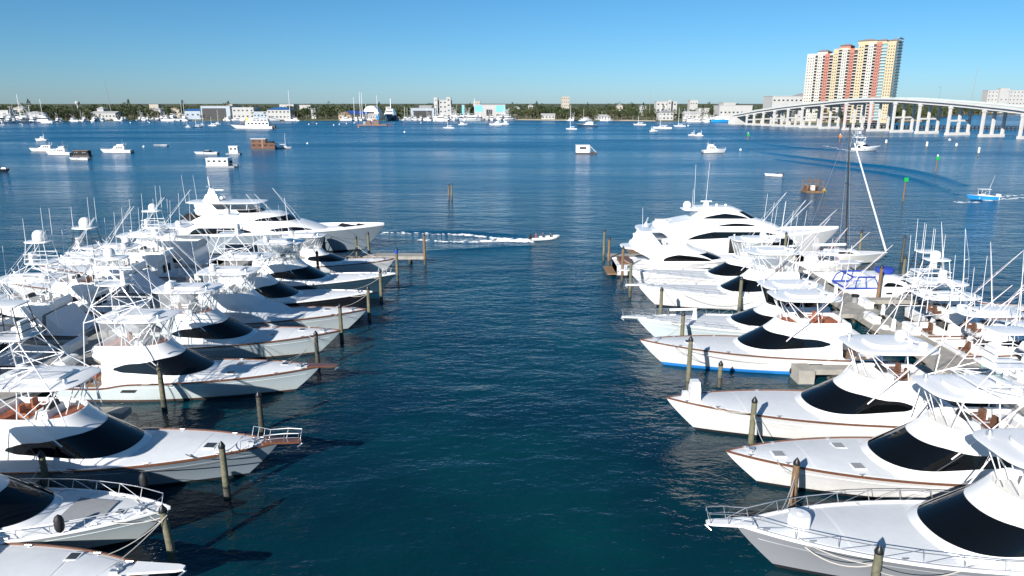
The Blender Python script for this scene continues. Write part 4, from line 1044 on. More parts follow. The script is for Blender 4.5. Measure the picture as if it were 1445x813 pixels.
def dock_box(x, y, rz, L=2.0, label='', w=.75):
    root = empty('dock_box', (x, y, 1.15), R(rz), label, 'dock box', 'white dock boxes')
    MB().box(-L/2, L/2, -w/2, w/2, .0, .58, 0, .98, .94).build('bin', M['plastic_white'], root, 0)
    mb = MB(); rows = []
    for xx in (-L/2-.04, L/2+.04): rows.append([(xx, yy*(w/2+.04), zz) for (yy, zz) in ((-1, .56), (-1, .66), (-.5, .76), (.5, .76), (1, .66), (1, .56))])
    mb.grid(rows, close_v=True); mb.poly(rows[0]); mb.poly(rows[1]); mb.build('lid', M['plastic_white'], root, 0)
for (x, y, lab) in ((-38.3, 50.6, 'long white dock box at the front of the left dock'), (-36.3, 54.0, 'white dock box beside the narrow left finger pier'), (-38.3, 58.4, 'long white dock box by the transom of the grey hull'), (-36.3, 62.5, 'white dock box next to two short posts'), (-38.3, 70.0, 'white dock box in front of the tower boat transom'), (-36.3, 74.5, 'white dock box midway along the left dock'), (-38.2, 84, 'white dock box near the far end of the left dock'),
                  (35.5, 66.4, 'white dock box on the inner edge of the right dock'), (37.4, 71.6, 'white dock box near the grey bin'), (35.5, 60.0, 'long white dock box beside the blue striped boat transom'), (37.5, 63.0, 'white dock box with a blue label near the varnished cockpit'), (35.6, 50.5, 'white dock box by the anchor locker boat transom'), (37.4, 48.2, 'wide white dock box near the flag'), (35.6, 42.6, 'white dock box at the front of the right dock')):
    dock_box(x, y, 90, 2.6 if 'long' in lab or 'wide' in lab else 1.9, lab)
def pedestal(x, y, label):
    root = empty('power_pedestal', (x, y, 1.15), 0, label, 'power pedestal', 'power pedestals on the docks')
    MB().box(-.16, .16, -.14, .14, 0, .85, 0, .9, .9).build('cabinet', M['plastic_white'], root, 0)
    MB().dome((0, 0, .85), .2, .22, 12, skirt=.12).build('lamp_cap', M['plastic_white'], root, 50)
for (x, y, lab) in ((-37.3, 66.5, 'white pedestal on the left dock by the canvas slope'), (-37.3, 79.5, 'white pedestal left of a pair far along the left dock'), (-36.2, 81.8, 'white pedestal right of a pair far along the left dock'), (-37.0, 47.0, 'white pedestal at the front of the left dock'),
                  (37.5, 68.3, 'white pedestal beside the coiled black hose'), (36.0, 63.4, 'white pedestal with coiled white hose'), (36.2, 46.4, 'white pedestal at the front of the right dock'), (36.4, 76.5, 'white pedestal behind the enclosed bridge boat'), (36.4, 88.0, 'white pedestal near the far end of the right dock')):
    pedestal(x, y, lab)
def hose(x, y, material, label):
    mb = MB()
    for k in range(4): mb.tube([((.42-.05*k)*math.cos(t*PI/10), (.42-.05*k)*math.sin(t*PI/10), .05+.07*k) for t in range(21)], .045, 5)
    tag(mb.build('hose_coil', M[material], None, 50, loc=(x, y, 1.15)), label, 'hose')
hose(36.9, 67.4, 'rubber', 'coiled black hose on the right dock'); hose(35.6, 64.0, 'plastic_white', 'coiled white hose on the right dock')
b = empty('trash_bin', (37.0, 73.2, 1.15), 0, 'grey round bin with black liner on the right dock', 'bin')
MB().lathe([(.01, 0), (.30, 0), (.36, .75), (.39, .78), (.36, .80)], n=16).build('bin_body', M['grey_pad'], b, 40); MB().lathe([(.37, .62), (.40, .66), (.40, .84), (.34, .86), (.01, .6)], n=16).build('bin_liner', M['rubber'], b, 40)
for (x, y, lab) in ((-36.0, 58.8, 'nearer of two short posts on the left dock edge'), (-35.9, 61.0, 'farther of two short posts on the left dock edge')):
    pile(x+.45, y, 2.6, 'pile_wood', lab, r=.13, group='short dock posts')
# mooring lines, each with the boat it holds
def rope(root, a, b, sag=.35, r=.022, m='rope'):
    inv = (Matrix.Translation(root.location) @ Matrix.Rotation(root.rotation_euler.z, 4, 'Z')).inverted()
    a = inv @ Vector(a); b = inv @ Vector(b)
    pts = [tuple(a.lerp(b, k/10) - Vector((0, 0, sag*4*(k/10)*(1-k/10)))) for k in range(11)]
    MB().tube(pts, r, 5).build('mooring_line', M[m], root, 50)
rope(R1[0], (13.2, 29.2, 2.3), (15.75, 26.4, 2.7), .7, .03); rope(R1[0], (20.5, 27.3, 1.9), (15.75, 26.4, 2.4), .5, .03); rope(R1[0], (13.4, 30.8, 2.3), (15.3, 34.2, 2.4), .5, .03)
rope(R3[0], (14.0, 43.3, 2.2), (24.5, 42.2, 1.9), 1.0); rope(R3[0], (14.0, 43.5, 2.3), (15.4, 41.4, 3.0), .2)
rope(R4[0], (14.5, 55.4, 2.1), (27.0, 54.7, 1.6), .8); rope(R4[0], (14.5, 55.6, 2.1), (13.9, 51.9, 3.0), .3)
rope(R6[0], (18.5, 73.4, 2.0), (27, 73.0, 1.6), 1.0)
rope(L3[0], (-19.0, 37.2, 2.2), (-16.4, 36.2, 2.7), .3, .03, 'rope_dark'); rope(L3[0], (-25.5, 36.4, 1.7), (-16.4, 36.2, 2.3), .4, .03, 'rope_dark')
rope(L4[0], (-18.0, 53.6, 2.0), (-16.6, 56.6, 2.6), .3); rope(L4[0], (-28.0, 49.3, 1.5), (-25.8, 48.3, 2.3), .1)
rope(L2[0], (-18.0, 31.0, 2.1), (-16.6, 30.0, 2.6), .2)
rope(YL, (-27.5, 103.2, 3.0), (-20.6, 99.4, 3.0), .2, .03, 'rope_dark'); rope(YL, (-27.5, 103.2, 3.0), (-33.0, 99.0, 1.6), .2, .03, 'rope_dark')
for root, h in BOATS:
    if root.get('group') not in (LG, RG): continue
    Mw = Matrix.Translation(root.location) @ Matrix.Rotation(root.rotation_euler.z, 4, 'Z')
    for s_ in (-1, 1):
        x = h.L/2-2.6; u = h.u_of(x); a = Mw @ Vector((x, s_*(h.hs(u)-.15), h.zs(u)+.12)); best = None
        for q in piles:
            d_ = math.hypot(q[0]-a.x, q[1]-a.y)
            if d_ < 5.0 and (best is None or d_ < best[0]): best = (d_, q)
        if best: rope(root, tuple(a), (best[1][0], best[1][1], min(best[1][2]-.7, 2.9)), .12+.04*best[0], .024)
        x2 = -h.L*.05; u2 = h.u_of(x2); b_ = Mw @ Vector((x2, s_*(h.hs(u2)+.03), h.zs(u2)-.05))
        for q in piles:
            if q[2] > 3 and math.hypot(q[0]-b_.x, q[1]-b_.y) < 5.5: rope(root, tuple(b_), (q[0], q[1], 2.4), .25, .022); break
# the red and white flag hanging under a hardtop on the right
fl = MB(); fl.grid([[(k*.12, .05*math.sin(k*1.3), -j*.16) for k in range(8)] for j in range(5)], lambda i, j: i % 2)
tag(fl.build('flag', [M['red'], M['plastic_white']], None, 0, loc=(40.3, 47.6, 4.3)), 'red and white striped flag hanging over the right dock', 'flag')
# ------------------------------------------------------------------ boats at anchor in the bay, markers, wakes
def span(pl, pr, py):
    a = at(pl, py); b = at(pr, py); return ((a+b)/2, (b-a).length)
AG = 'boats at anchor in the bay'
def windows_on(H, root, q0, q1, v0, v1, n, gap=.25):
    # n separate panes on both sides
    dq = (q1-q0)/n
    for k in range(n):
        a = q0+dq*k+dq*gap/2; b = a+dq*(1-gap)
        H.patch(root, M['glass'], 'cabin_window', a, b, lambda q: v0, lambda q: v1, nq=5, nv=2, off=.02); H.patch(root, M['glass'], 'cabin_window', -b, -a, lambda q: v0, lambda q: v1, nq=5, nv=2, off=.02)
def anchored_cruiser(label, pl, pr, py, head, fly=True, hull='hull_white', skew=0, name='cabin_cruiser', cat='motor boat', top='white', canvas=None, boot='boot_black', arch=True, hfac=1.0):
    c, L = span(pl, pr, py)
    root = empty(name, (c.x, c.y, 0), R(head+skew), label, cat, AG)
    B = L*.3; fb = (L*.10+.5)*hfac; fs = fb*.68
    h = Hull(L, B, fb, fs, rake=L*.10, full=2.2)
    build_hull(h, root, M[hull], M[boot], .15, n=20); build_deck(h, root, 0, M['deck'], n=12)
    z = h.zs(.5); hh = 1.15 + L*.03
    H = House([(z-.4, L*.20, -L*.30, B*.38, L*.12), (z+.25, L*.17, -L*.30, B*.37, L*.12), (z+hh*.8, L*.06, -L*.30, B*.33, L*.1), (z+hh, L*.04, -L*.32, B*.33, L*.1)], e=.85)
    cab = H.shell(root, M[top], 'cabin', roof=True, crown=.08, nq=32, sub=2)
    windows_on(H, cab, .56, .92, 1.25, 1.85, 3); H.patch(cab, M['glass'], 'windshield', -.42, .42, lambda q: 1.2, lambda q: 1.9, nq=16, nv=3, off=.02)
    if fly:
        F = House([(z+hh, -L*.02, -L*.26, B*.3, L*.07), (z+hh+.75, -L*.05, -L*.26, B*.3, L*.07)], e=.85); F.shell(root, M['white'], 'flybridge', nq=24, sub=2, floor_drop=.5)
        if canvas:
            t = MB(); t.slab(-L*.25, -L*.04, B*.62, z+hh+1.75, .08, camber=.1, e=.5); t.build('bimini_top', M[canvas], root, 40)
            mb = MB()
            for s_ in (-1, 1):
                for x in (-L*.23, -L*.06): mb.tube([(x, s_*B*.28, z+hh+.6), (x, s_*B*.29, z+hh+1.78)], .035, 4)
            mb.build('bimini_frame', M['pipe'], root, 40)
    if arch:
        mb = MB()
        for s_ in (-1, 1): mb.tube([(-L*.27, s_*B*.33, z+hh), (-L*.31, s_*B*.3, z+hh+1.4), (-L*.31, 0, z+hh+1.45)], .07, 5)
        mb.build('radar_arch', M['white'], root, 40)
    add_antennas(root, [(-L*.24, B*.2, z+hh+.5, 3.0, -.2)])
    mb = MB(); pts = [h.sheer(u, 1, .1) for u in (.6, .75, .9, .97)]
    for s_ in (-1, 1):
        q = [(p[0], s_*p[1], p[2]+.55) for p in pts]; mb.tube(q, .03, 4); [mb.tube([(p[0], s_*p[1], p[2]), t], .025, 4) for p, t in zip(pts, q)]
    mb.build('bow_rail', M['metal'], root, 40)
    MB().box(-L/2-.5, -L/2+.02, -B*.3, B*.3, .15, .35).build('swim_platform', M['rubber'], root, 0)
    return root
anchored_cruiser('white flybridge cruiser facing left, alone in the left part of the bay', 143, 186, 216, 180, skew=4)
anchored_cruiser('white motor boat with dark cover aft, largest of the four moored at far left', 64, 103, 219, 180, canvas='canvas_black', skew=-5)
anchored_cruiser('small trawler with blue side canvas moored right of the channel', 991, 1025, 216, 0, canvas='canvas_black', fly=True, skew=5, hfac=1.2)
anchored_cruiser('little white cabin boat far out near the left shore', 51, 65, 199, 180, fly=False, skew=20, hfac=1.3)
anchored_cruiser('low pale cruiser with a long bow behind the dark covered boat', 43, 80, 214, 180, fly=False, skew=8, hull='hull_cream')
anchored_cruiser('white motor yacht with a blue stripe moored off the wooded shore', 812, 843, 179, 180, hull='hull_navy', top='white', skew=-10)
anchored_cruiser('left one of a pair of small white fishing boats rafted together', 970, 982, 192, 180, fly=False, skew=20)
anchored_cruiser('right one of a pair of small white fishing boats rafted together', 979, 992, 192.4, 180, fly=False, skew=-10)
anchored_cruiser('little white motor boat in front of the anchored sloops', 916, 929, 186, 0, fly=False, hull='hull_cream')
anchored_cruiser('white motor boat moored off the blue and white hangar', 705, 718, 176, 180, fly=True, canvas='canvas_blue')
anchored_cruiser('white motor yacht lying beside the docked boats near the hangar', 690, 708, 177, 180, fly=True)
anchored_cruiser('small white motor boat left of the hangar moorings', 647, 660, 176.5, 0, fly=False)

def runabout(label, pl, pr, py, head, hull='hull_white', ws=True, group=AG, skew=0, cover=None, motor=True):
    c, L = span(pl, pr, py)
    root = empty('open_motor_boat', (c.x, c.y, 0), R(head+skew), label, 'motor boat', group)
    h = Hull(L, L*.32, L*.06+.55, L*.05+.4, rake=L*.1, full=2.0)
    build_hull(h, root, M[hull], M['boot_black'], .1, n=16); build_deck(h, root, .55, M['deck'], n=10); build_cockpit(h, root, .55, .2, M['white'], M['grey_pad'])
    if ws:
        H = House([(h.zs(.5)-.1, L*.12, -L*.18, L*.12, L*.06), (h.zs(.5)+.75, L*.03, -L*.18, L*.11, L*.06)]); H.patch(root, M['glass_grey'], 'windshield', -1, 1, lambda q: 0.05, lambda q: .95, nq=24)
        t = MB(); t.slab(-L*.19, L*.03, L*.22, h.zs(.5)+.74, .07, camber=.05, e=.5); t.build('hard_top', M[cover or 'white'], root, 40)
    MB().box(-L*.3, -L*.1, -L*.1, L*.1, .2, .75).build('bench_seat', M['seat_brown'], root, 0)
    if motor: MB().box(-L/2-.6, -L/2-.02, -.22, .22, .3, 1.25, 0, .7, .8).build('outboard_motor', M['rubber'], root, 0)
    return root
runabout('white runabout with small glass cabin left of the white houseboat', 274, 308, 218, 180)
runabout('low dark grey open boat beside a white buoy', 216, 237, 206.6, 180, hull='hull_grey', ws=False, motor=False)
runabout('dirty white open boat in front of the brown canopied raft', 98, 126, 226, 180, hull='hull_cream', ws=False)
runabout('upturned looking white tender drifting above the right yacht', 1079, 1103, 249, 180, hull='hull_white', ws=False, skew=-20)

def houseboat(label, pl, pr, py, wall='white', Hh=3.0, name='houseboat', head=0, deck2=False, roof='canvas_white', nwin=3, raft='grey_pad', house=(-.46, .28)):
    c, L = span(pl, pr, py)
    root = empty(name, (c.x, c.y, 0), R(head), label, 'houseboat', AG)
    W = min(4.2, L*.42); h2 = W/2
    MB().box(-L/2, L/2, -h2, h2, -.3, .55, 0, .98, .98).build('float', M[raft], root, 0)
    a, b = house[0]*L, house[1]*L
    MB().box(a, b, -h2*.9, h2*.9, .552, .55+Hh).build('wall', M[wall], root, 0)
    MB().box(a-.25, b+.25, -h2, h2, .553+Hh, .70+Hh, 0, .97, .9).build('roof', M[roof], root, 0)
    n = nwin; ww = (b-a)/n*.5
    for k in range(n):
        x = a+(b-a)*(k+.5)/n
        for s_ in (-1, 1): MB().box(x-ww/2, x+ww/2, s_*h2*.9-.03, s_*h2*.9+.03, .55+Hh*.5, .55+Hh*.78).build('window', M['glass_grey'], root, 0)
    mb = MB()
    for s_ in (-1, 1):
        mb.tube([(b, s_*h2*.92, 1.5), (L/2-.1, s_*h2*.92, 1.5)], .04, 4); [mb.tube([(x, s_*h2*.92, .5), (x, s_*h2*.92, 1.5)], .035, 4) for x in (lerp(b, L/2, .5), L/2-.1)]
    mb.build('railing', M['metal'], root, 40)
    return root, L, W
r_, L_, W_ = houseboat('long white houseboat with a flat roof and outboard at its right end', 293, 334, 236, Hh=2.6, nwin=4)
MB().box(L_*.30, L_*.36, -.5, .3, .56, 2.3).build('outboard_motor', M['rubber'], r_, 0); MB().box(L_*.42, L_*.56, -.8, .4, .3, 1.1).build('tender', M['hull_grey'], r_, 0)
houseboat('tiny white cabin on a low raft between two houseboats', 320, 340, 218, Hh=3.0, nwin=2, house=(-.25, .35))
r_, L_, W_ = houseboat('two storey brown wooden houseboat', 356, 390, 211, wall='wood_brown' if 'wood_brown' in M else 'teak', Hh=2.4, nwin=4, house=(-.48, .48), raft='boot_black', roof='wood_deck')
MB().box(-L_*.48, L_*.12, -W_*.42, W_*.42, 3.1, 5.0).build('upper_cabin', M['teak'], r_, 0)
MB().box(-L_*.5, L_*.14, -W_*.47, W_*.47, 5.01, 5.2).build('upper_roof', M['canvas_white'], r_, 0)
for x in (-.36, -.1): MB().box(L_*x-.8, L_*x+.8, -W_*.42-.03, -W_*.42+.02, 3.6, 4.6).build('window', M['dark'], r_, 0)
MB().box(-L_*.04, L_*.02, -W_*.46-.04, -W_*.45, .7, 4.9).build('door_panel', M['yellow'] if False else M['wood_deck'], r_, 0)
MB().box(L_*.18, L_*.40, -W_*.3, W_*.3, 3.11, 3.9).build('deck_gear', M['canvas_black'], r_, 0)
r_, L_, W_ = houseboat('brown canopied raft with a flat tan roof right of the dark covered boat', 104, 128, 221, wall='canvas_black', Hh=1.9, nwin=2, roof='wood_deck', house=(-.4, .45), raft='boot_brown')
r_, L_, W_ = houseboat('square grey canvas cabin boat alone in mid bay', 812, 842, 217, wall='canvas_white', Hh=3.2, nwin=1, house=(-.48, .14), raft='boot_brown', roof='canvas_white')
mb = MB()
for s_ in (-1, 1): mb.tube([(L_*.16, s_*1.2, 3.6), (L_*.46, s_*1.0, .7)], .10, 5); mb.tube([(L_*.2, s_*1.2, .6), (L_*.2, s_*1.2, 3.4)], .06, 5)
mb.build('boarding_ramp', M['plastic_white'], r_, 40)
# timber raft with a cage and its yellow float
c, L_ = span(1134, 1158, 271)
r_ = empty('timber_raft', (c.x, c.y, 0), 0, 'square timber raft with a corner post cage behind the right yacht', 'raft', AG)
MB().box(-L_/2, L_/2, -L_*.42, L_*.42, -.2, .4).build('float', M['pile_tan'], r_, 0)
mb = MB()
for x in (-1, 0, 1):
    for y in (-1, 1): mb.tube([(x*L_*.46, y*L_*.38, .4), (x*L_*.46, y*L_*.38, 3.0)], .12, 5)
for y in (-1, 1): mb.tube([(-L_*.47, y*L_*.38, 1.5), (L_*.47, y*L_*.38, 1.5)], .06, 5); mb.tube([(-L_*.47, y*L_*.38, 2.9), (L_*.47, y*L_*.38, 2.9)], .10, 5)
for x in (-1, 1): mb.tube([(x*L_*.46, -L_*.38, 1.5), (x*L_*.46, L_*.38, 1.5)], .06, 5)
mb.build('post_frame', M['pile_tan'], r_, 40)
MB().box(-.5, .4, -.7, .2, .5, 1.7).build('crate', M['plastic_white'], r_, 0); MB().box(-L_*.4, L_*.4, L_*.1, L_*.36, .5, 1.5, 0, .8, .7).build('nets', M['seat_brown'], r_, 0)
def buoy(px, py, r, m, label, group='mooring buoys in the bay', pole=0):
    p = at(px, py)
    o = MB().lathe([(.01, -r*.7), (r*.7, -r*.6), (r, 0), (r*.85, r*.5), (r*.45, r*.9), (.12*r, r), (.1*r, r*1.4), (.01, r*1.45)], (0, 0, 0), 12).build('buoy', M[m], None, 50, loc=(p.x, p.y, r*.2))
    return tag(o, label, 'buoy', group)
buoy(1163, 270, .55, 'yellow', 'yellow round buoy next to the timber raft')
for (px, py, m, lab) in ((203, 207.5, 'plastic_white', 'white buoy left of the low dark grey boat'), (434, 203, 'plastic_white', 'white buoy right of the small white sloop'), (1045, 212, 'plastic_white', 'white buoy at the bow of the blue canvas trawler'), (506, 180, 'orange', 'orange buoy below the barge'), (549, 178, 'red', 'left one of two red buoys right of the barge'), (570, 176, 'red', 'right one of two red buoys right of the barge'), (571, 187, 'plastic_white', 'white can buoy with brown top in mid bay')):
    buoy(px, py, .8 if py < 200 else .6, m, lab)
for (px, py) in ((130, 173.5), (184, 173.5), (211, 173.5), (436, 176), (447, 175), (471, 177), (479, 176), (489, 175), (500, 174), (594, 174), (971, 178), (1340, 198)):
    buoy(px, py, .8, 'plastic_white', 'tiny white mooring buoy far across the bay', 'tiny far mooring buoys')

# sloops and ketches at anchor
for (pl, pr, py, head, mh, lab) in ((920, 947, 182, 180, 19, 'white sloop with the tallest mast near the right shore'), (950, 967, 179, 180, 16, 'white sloop right of the tall masted one'), (893, 911, 177, 180, 8, 'bare cream coloured sailing hull with short mast'),
                                    (798, 814, 183, 180, 19, 'white sloop below the wooded shore'), (625, 641, 181.5, 180, 7, 'white sailing boat with short mast in front of the left of the hangar'), (391, 412, 210, 0, 6.5, 'small white sloop tied beside the brown houseboat'),
                                    (261, 269, 180, 180, 13, 'leftmost white sloop below the open shed'), (271, 285, 180, 180, 11, 'dark hulled sloop below the open shed'), (283, 289, 177, 0, 12, 'thin masted white sloop below the open shed'), (293, 306, 178, 180, 8, 'broad white sailing boat below the dark shed opening'), (303, 312, 175.5, 0, 14, 'rightmost sailing boat below the dark shed opening')):
    c, L_ = span(pl, pr, py)
    sailboat(lab, c.x, c.y, head, L_, mh, hull='hull_navy' if 'dark' in lab.split('hulled')[0] and 'hulled' in lab else ('hull_cream' if 'cream' in lab else 'hull_white'), group='sailing boats at anchor', jib=False, mr=.16 if py < 200 else .1)
# dark boat with a fisherman at the left edge
c, L_ = span(-14, 15, 243)
r_ = empty('dark_workboat', (c.x, c.y, 0), 0, 'dark workboat with a short black mast at the left edge', 'motor boat', AG)
h_ = Hull(L_, L_*.33, 1.2, .9, rake=.8); build_hull(h_, r_, M['hull_black'], M['boot_black'], .1, n=16); build_deck(h_, r_, 0, M['grey_pad'], n=10)
MB().tube([(L_*.02, 0, 1), (-.1, 0, 5.0)], .22, 6, r1=.08).build('mast', M['pipe_black'], r_, 40); MB().box(L_*.1, L_*.35, -.6, .6, 1.0, 1.5, 0, .7, .7).build('locker', M['plastic_white'], r_, 0)
# big white motor vessel with brown foredeck
c, L_ = span(326, 386, 182)
r_ = empty('passenger_vessel', (c.x, c.y, 0), R(180), 'old white passenger vessel with brown bow and two rows of windows', 'ship', AG)
h_ = Hull(L_, L_*.2, 3.6, 2.2, rake=5, full=2.4); build_hull(h_, r_, M['hull_white'], M['boot_brown'], .3, n=20); build_deck(h_, r_, 0, M['wood_deck'], n=12)
MB().box(-L_*.42, L_*.12, -L_*.085, L_*.085, 2.2, 6.0).build('lower_cabin', M['white'], r_, 0); MB().box(-L_*.40, L_*.06, -L_*.07, L_*.07, 6.0, 8.6, 0, .97, .97).build('upper_cabin', M['white'], r_, 0)
for k in range(6):
    x = -L_*.38+k*L_*.085
    for s_ in (-1, 1):
        MB().box(x-.9, x+.9, s_*L_*.085-.05, s_*L_*.085+.05, 3.9, 5.2).build('window', M['glass'], r_, 0)
        if k < 4: MB().box(x, x+2.4, s_*L_*.0685-.08, s_*L_*.0685+.12, 7.0, 8.0).build('window', M['glass'], r_, 0)
MB().box(L_*.06, L_*.12, -1, 1, 6.0, 9.8, 0, .6, .8).build('funnel', M['yellow'], r_, 0); MB().tube([(L_*.3, 0, 3), (L_*.12, 0, 8.5)], .4, 6).build('derrick', M['wood_deck'], r_, 40)
MB().box(-L_*.55, -L_*.44, -2, 2, .4, 3.2, 0, .9, .7).build('stern_gear', M['dark'], r_, 0)
# brown work barge with machines
c, L_ = span(505, 547, 177)
r_ = empty('work_barge', (c.x, c.y, 0), 0, 'rusty brown work barge with a machine on deck', 'barge', AG)
MB().box(-L_/2, L_/2, -5, 5, -.4, 1.1, 0, .98, .9).build('deck_barge', M['rust'] if 'rust' in M else M['seat_brown'], r_, 0)
MB().box(-L_*.2, -L_*.05, -2, 2, 1.1, 5.0, 0, .6, .8).build('cab', M['seat_brown'], r_, 0); MB().box(L_*.02, L_*.25, -3, 3, 1.1, 3.4, 0, .5, .6).build('spoil_heap', M['pile_tan'], r_, 0)
MB().tube([(-L_*.05, 0, 3), (L_*.1, 0, 7), (L_*.2, 0, 3)], .35, 5).build('digger_arm', M['orange'], r_, 30)
MB().box(-L_*.32, -L_*.22, -1.5, 1.5, 1.1, 4.0, 0, .6, .6).build('winch_house', M['grey_pad'], r_, 0)
# blue workboat by the bridge foot
c, L_ = span(1002, 1037, 173)
r_ = empty('research_vessel', (c.x, c.y, 0), R(0), 'bright blue hulled vessel at the foot of the bridge', 'ship', AG)
h_ = Hull(L_, L_*.2, 4.6, 3.2, rake=4); build_hull(h_, r_, M['hull_blue'], M['boot_black'], .3, n=18); build_deck(h_, r_, 0, M['deck'], n=10)
MB().box(-L_*.3, L_*.22, -2.6, 2.6, 3.2, 7.0, 0, .92, .9).build('cabin', M['white'], r_, 0); MB().tube([(0, 0, 7), (0, 0, 12)], .25, 5).build('mast', M['pipe'], r_, 40)

# ---- moving boats
r_ = sport_boat('white tower sport boat running towards the bridge', at(1229, 211).x, at(1229, 213).y, 0, L=14, B=4.6, fb=2.2, fs=1.2, boot='boot_black', rail='white', tower=True, tow_z=2.0, outr=True, dome=.4, skew=12, outr_len=8)
CB = center_console('bright blue open boat with white t top speeding left at the right edge', at(1379, 281).x, at(1379, 282).y, 180, 7.2, hull='hull_blue', ttop='white', motors=2)
add_antennas(CB, [(-1.3, .5, 2.5, 3.2, -.8)])

def skin_person(name, joints, edges, radii, shirt, parent=None):
    me = bpy.data.meshes.new(name); me.from_pydata(joints, edges, []); o = bpy.data.objects.new(name, me); COL.objects.link(o)
    sk = o.modifiers.new('skin', 'SKIN'); 
    for i, r in enumerate(radii): me.skin_vertices[0].data[i].radius = (r, r)
    me.skin_vertices[0].data[0].use_root = True
    sb = o.modifiers.new('sub', 'SUBSURF'); sb.levels = 1; sb.render_levels = 1
    dg = bpy.context.evaluated_depsgraph_get(); m2 = bpy.data.meshes.new_from_object(o.evaluated_get(dg))
    bpy.data.objects.remove(o); p = bpy.data.objects.new(name, m2); COL.objects.link(p)
    m2.materials.clear(); m2.materials.append(M['skin']); m2.materials.append(M[shirt]); m2.materials.append(M['shorts'])
    for f in m2.polygons:
        f.use_smooth = True; z = f.center.z; y = abs(f.center.y)
        f.material_index = 1 if (.12 < z < .60 and y < .27 and f.center.x < .22) else (2 if z <= .12 and f.center.x < .36 else 0)
    return p
M['skin'] = mat('plain_skin', (0.48, 0.27, 0.18), .6); M['shorts'] = mat('dark_shorts', (.03, .04, .07), .8); M['shirt_black'] = mat('black_shirt', (.015, .015, .018), .8); M['shirt_red'] = mat('faded_red_shirt', (.35, .08, .06), .8); M['hair'] = mat('dark_hair', (.02, .014, .01), .7)  # skin is one even tone
def seated_person(x, y, z, rz, shirt, label, group):
    j = [(0, 0, .08), (-.02, 0, .32), (0, 0, .52), (.01, 0, .62), (.03, 0, .80), (0, .11, .06), (.40, .13, .10), (.44, .14, -.30), (.56, .14, -.33), (0, -.11, .06), (.40, -.13, .10), (.44, -.14, -.30), (.56, -.14, -.33),
         (0, .19, .50), (.06, .24, .24), (.30, .20, .17), (.38, .18, .17), (0, -.19, .50), (.06, -.24, .24), (.30, -.20, .17), (.38, -.18, .17)]
    e = [(0, 1), (1, 2), (2, 3), (3, 4), (0, 5), (5, 6), (6, 7), (7, 8), (0, 9), (9, 10), (10, 11), (11, 12), (2, 13), (13, 14), (14, 15), (15, 16), (2, 17), (17, 18), (18, 19), (19, 20)]
    r = [.15, .135, .13, .055, .105, .10, .075, .05, .045, .10, .075, .05, .045, .065, .045, .035, .04, .065, .045, .035, .04]
    p = skin_person('person', j, e, r, shirt); p.location = (x, y, z); p.rotation_euler = (0, 0, rz)
    tag(p, label, 'person', group)
    MB().dome((.02, 0, .80), .115, .13, 10).build('hair', M['hair'], p, 50)
    return p
# rigid inflatable crossing the channel with three people
c, L_ = span(746, 787, 340)
L_ = 4.7
rx, ry = at(769, 340).x, at(769, 340).y
r_ = empty('inflatable_dinghy', (rx, ry, 0), R(8), 'white inflatable dinghy crossing the channel with three people aboard', 'dinghy')
mb = MB(); pts = [(-2.3, .75, .42), (-.8, .8, .45), (.8, .75, .50), (1.7, .5, .62), (2.25, 0, .75), (1.7, -.5, .62), (.8, -.75, .50), (-.8, -.8, .45), (-2.3, -.75, .42)]
mb.tube(pts, .24, 10); mb.build('tube', M['plastic_white'], r_, 60)
MB().grid([[(-2.1, v*.62, .25+.08*abs(v)), (0, v*.66, .22+.08*abs(v)), (1.6, v*.3, .4)] for v in (-1, 0, 1)]).build('floor', M['grey_pad'], r_, 0)
MB().box(-2.65, -2.1, -.2, .2, .3, 1.15, 0, .7, .8).build('outboard_motor', M['rubber'], r_, 0)
mb = MB(); mb.box(-1.7, -1.3, -.6, .6, .25, .58); mb.box(-.3, .1, -.6, .6, .25, .58); mb.build('thwart', M['grey_pad'], r_, 0)
for (dx, dy, sh, lab) in ((-1.5, .1, 'shirt_red', 'person in a reddish top sitting at the stern of the dinghy'), (-.3, .3, 'shorts', 'person in dark blue sitting in the middle of the dinghy'), (.9, -.1, 'shirt_black', 'person in black sitting nearest the bow of the dinghy')):
    v = local(r_, (dx, dy, .52)); seated_person(v.x, v.y, v.z, R(8), sh, lab, 'people in the dinghy')

# foam: broken white water, far too many flecks to count
M['foam'] = mat('foam', (0.78, 0.80, 0.80), .7)
def foam(name, lines, n, w0, seed, flat=2.2, size=(.12, .5)):
    rnd = random.Random(seed); mb = MB()
    for pts, dens in lines:
        pts = [Vector(p) for p in pts]
        seg = [(pts[i+1]-pts[i]).length for i in range(len(pts)-1)]; tot = sum(seg)
        for k in range(int(n*dens)):
            t = rnd.random()**1.7*tot; i = 0
            while i < len(seg)-1 and t > seg[i]: t -= seg[i]; i += 1
            d = (pts[i+1]-pts[i]).normalized(); p = pts[i]+d*t
            if math.sin(t*.9+seed)+math.sin(t*2.3+seed*2)+rnd.gauss(0, .9) < -.7: continue
            nrm_ = Vector((-d.y, d.x, 0))
            p = p+nrm_*rnd.gauss(0, w0)
            a = rnd.uniform(*size)*flat; b = rnd.uniform(*size)*.6; m_ = rnd.randint(6, 8); z = .03+rnd.random()*.07
            ring = [tuple(p+d*math.cos(2*PI*q/m_)*a*rnd.uniform(.5, 1.1)+nrm_*math.sin(2*PI*q/m_)*b*rnd.uniform(.5, 1.1)+Vector((0, 0, z*.3))) for q in range(m_)]
            nn = len(mb.v); mb.v += ring+[tuple(p+Vector((0, 0, z)))]
            for q in range(m_): mb.f.append((nn+q, nn+(q+1) % m_, nn+m_)); mb.m.append(0)
    o = mb.build(name, M['foam'], None, 0, recalc=False); tag(o, kind='stuff'); return o
A = lambda px, py: at(px, py)
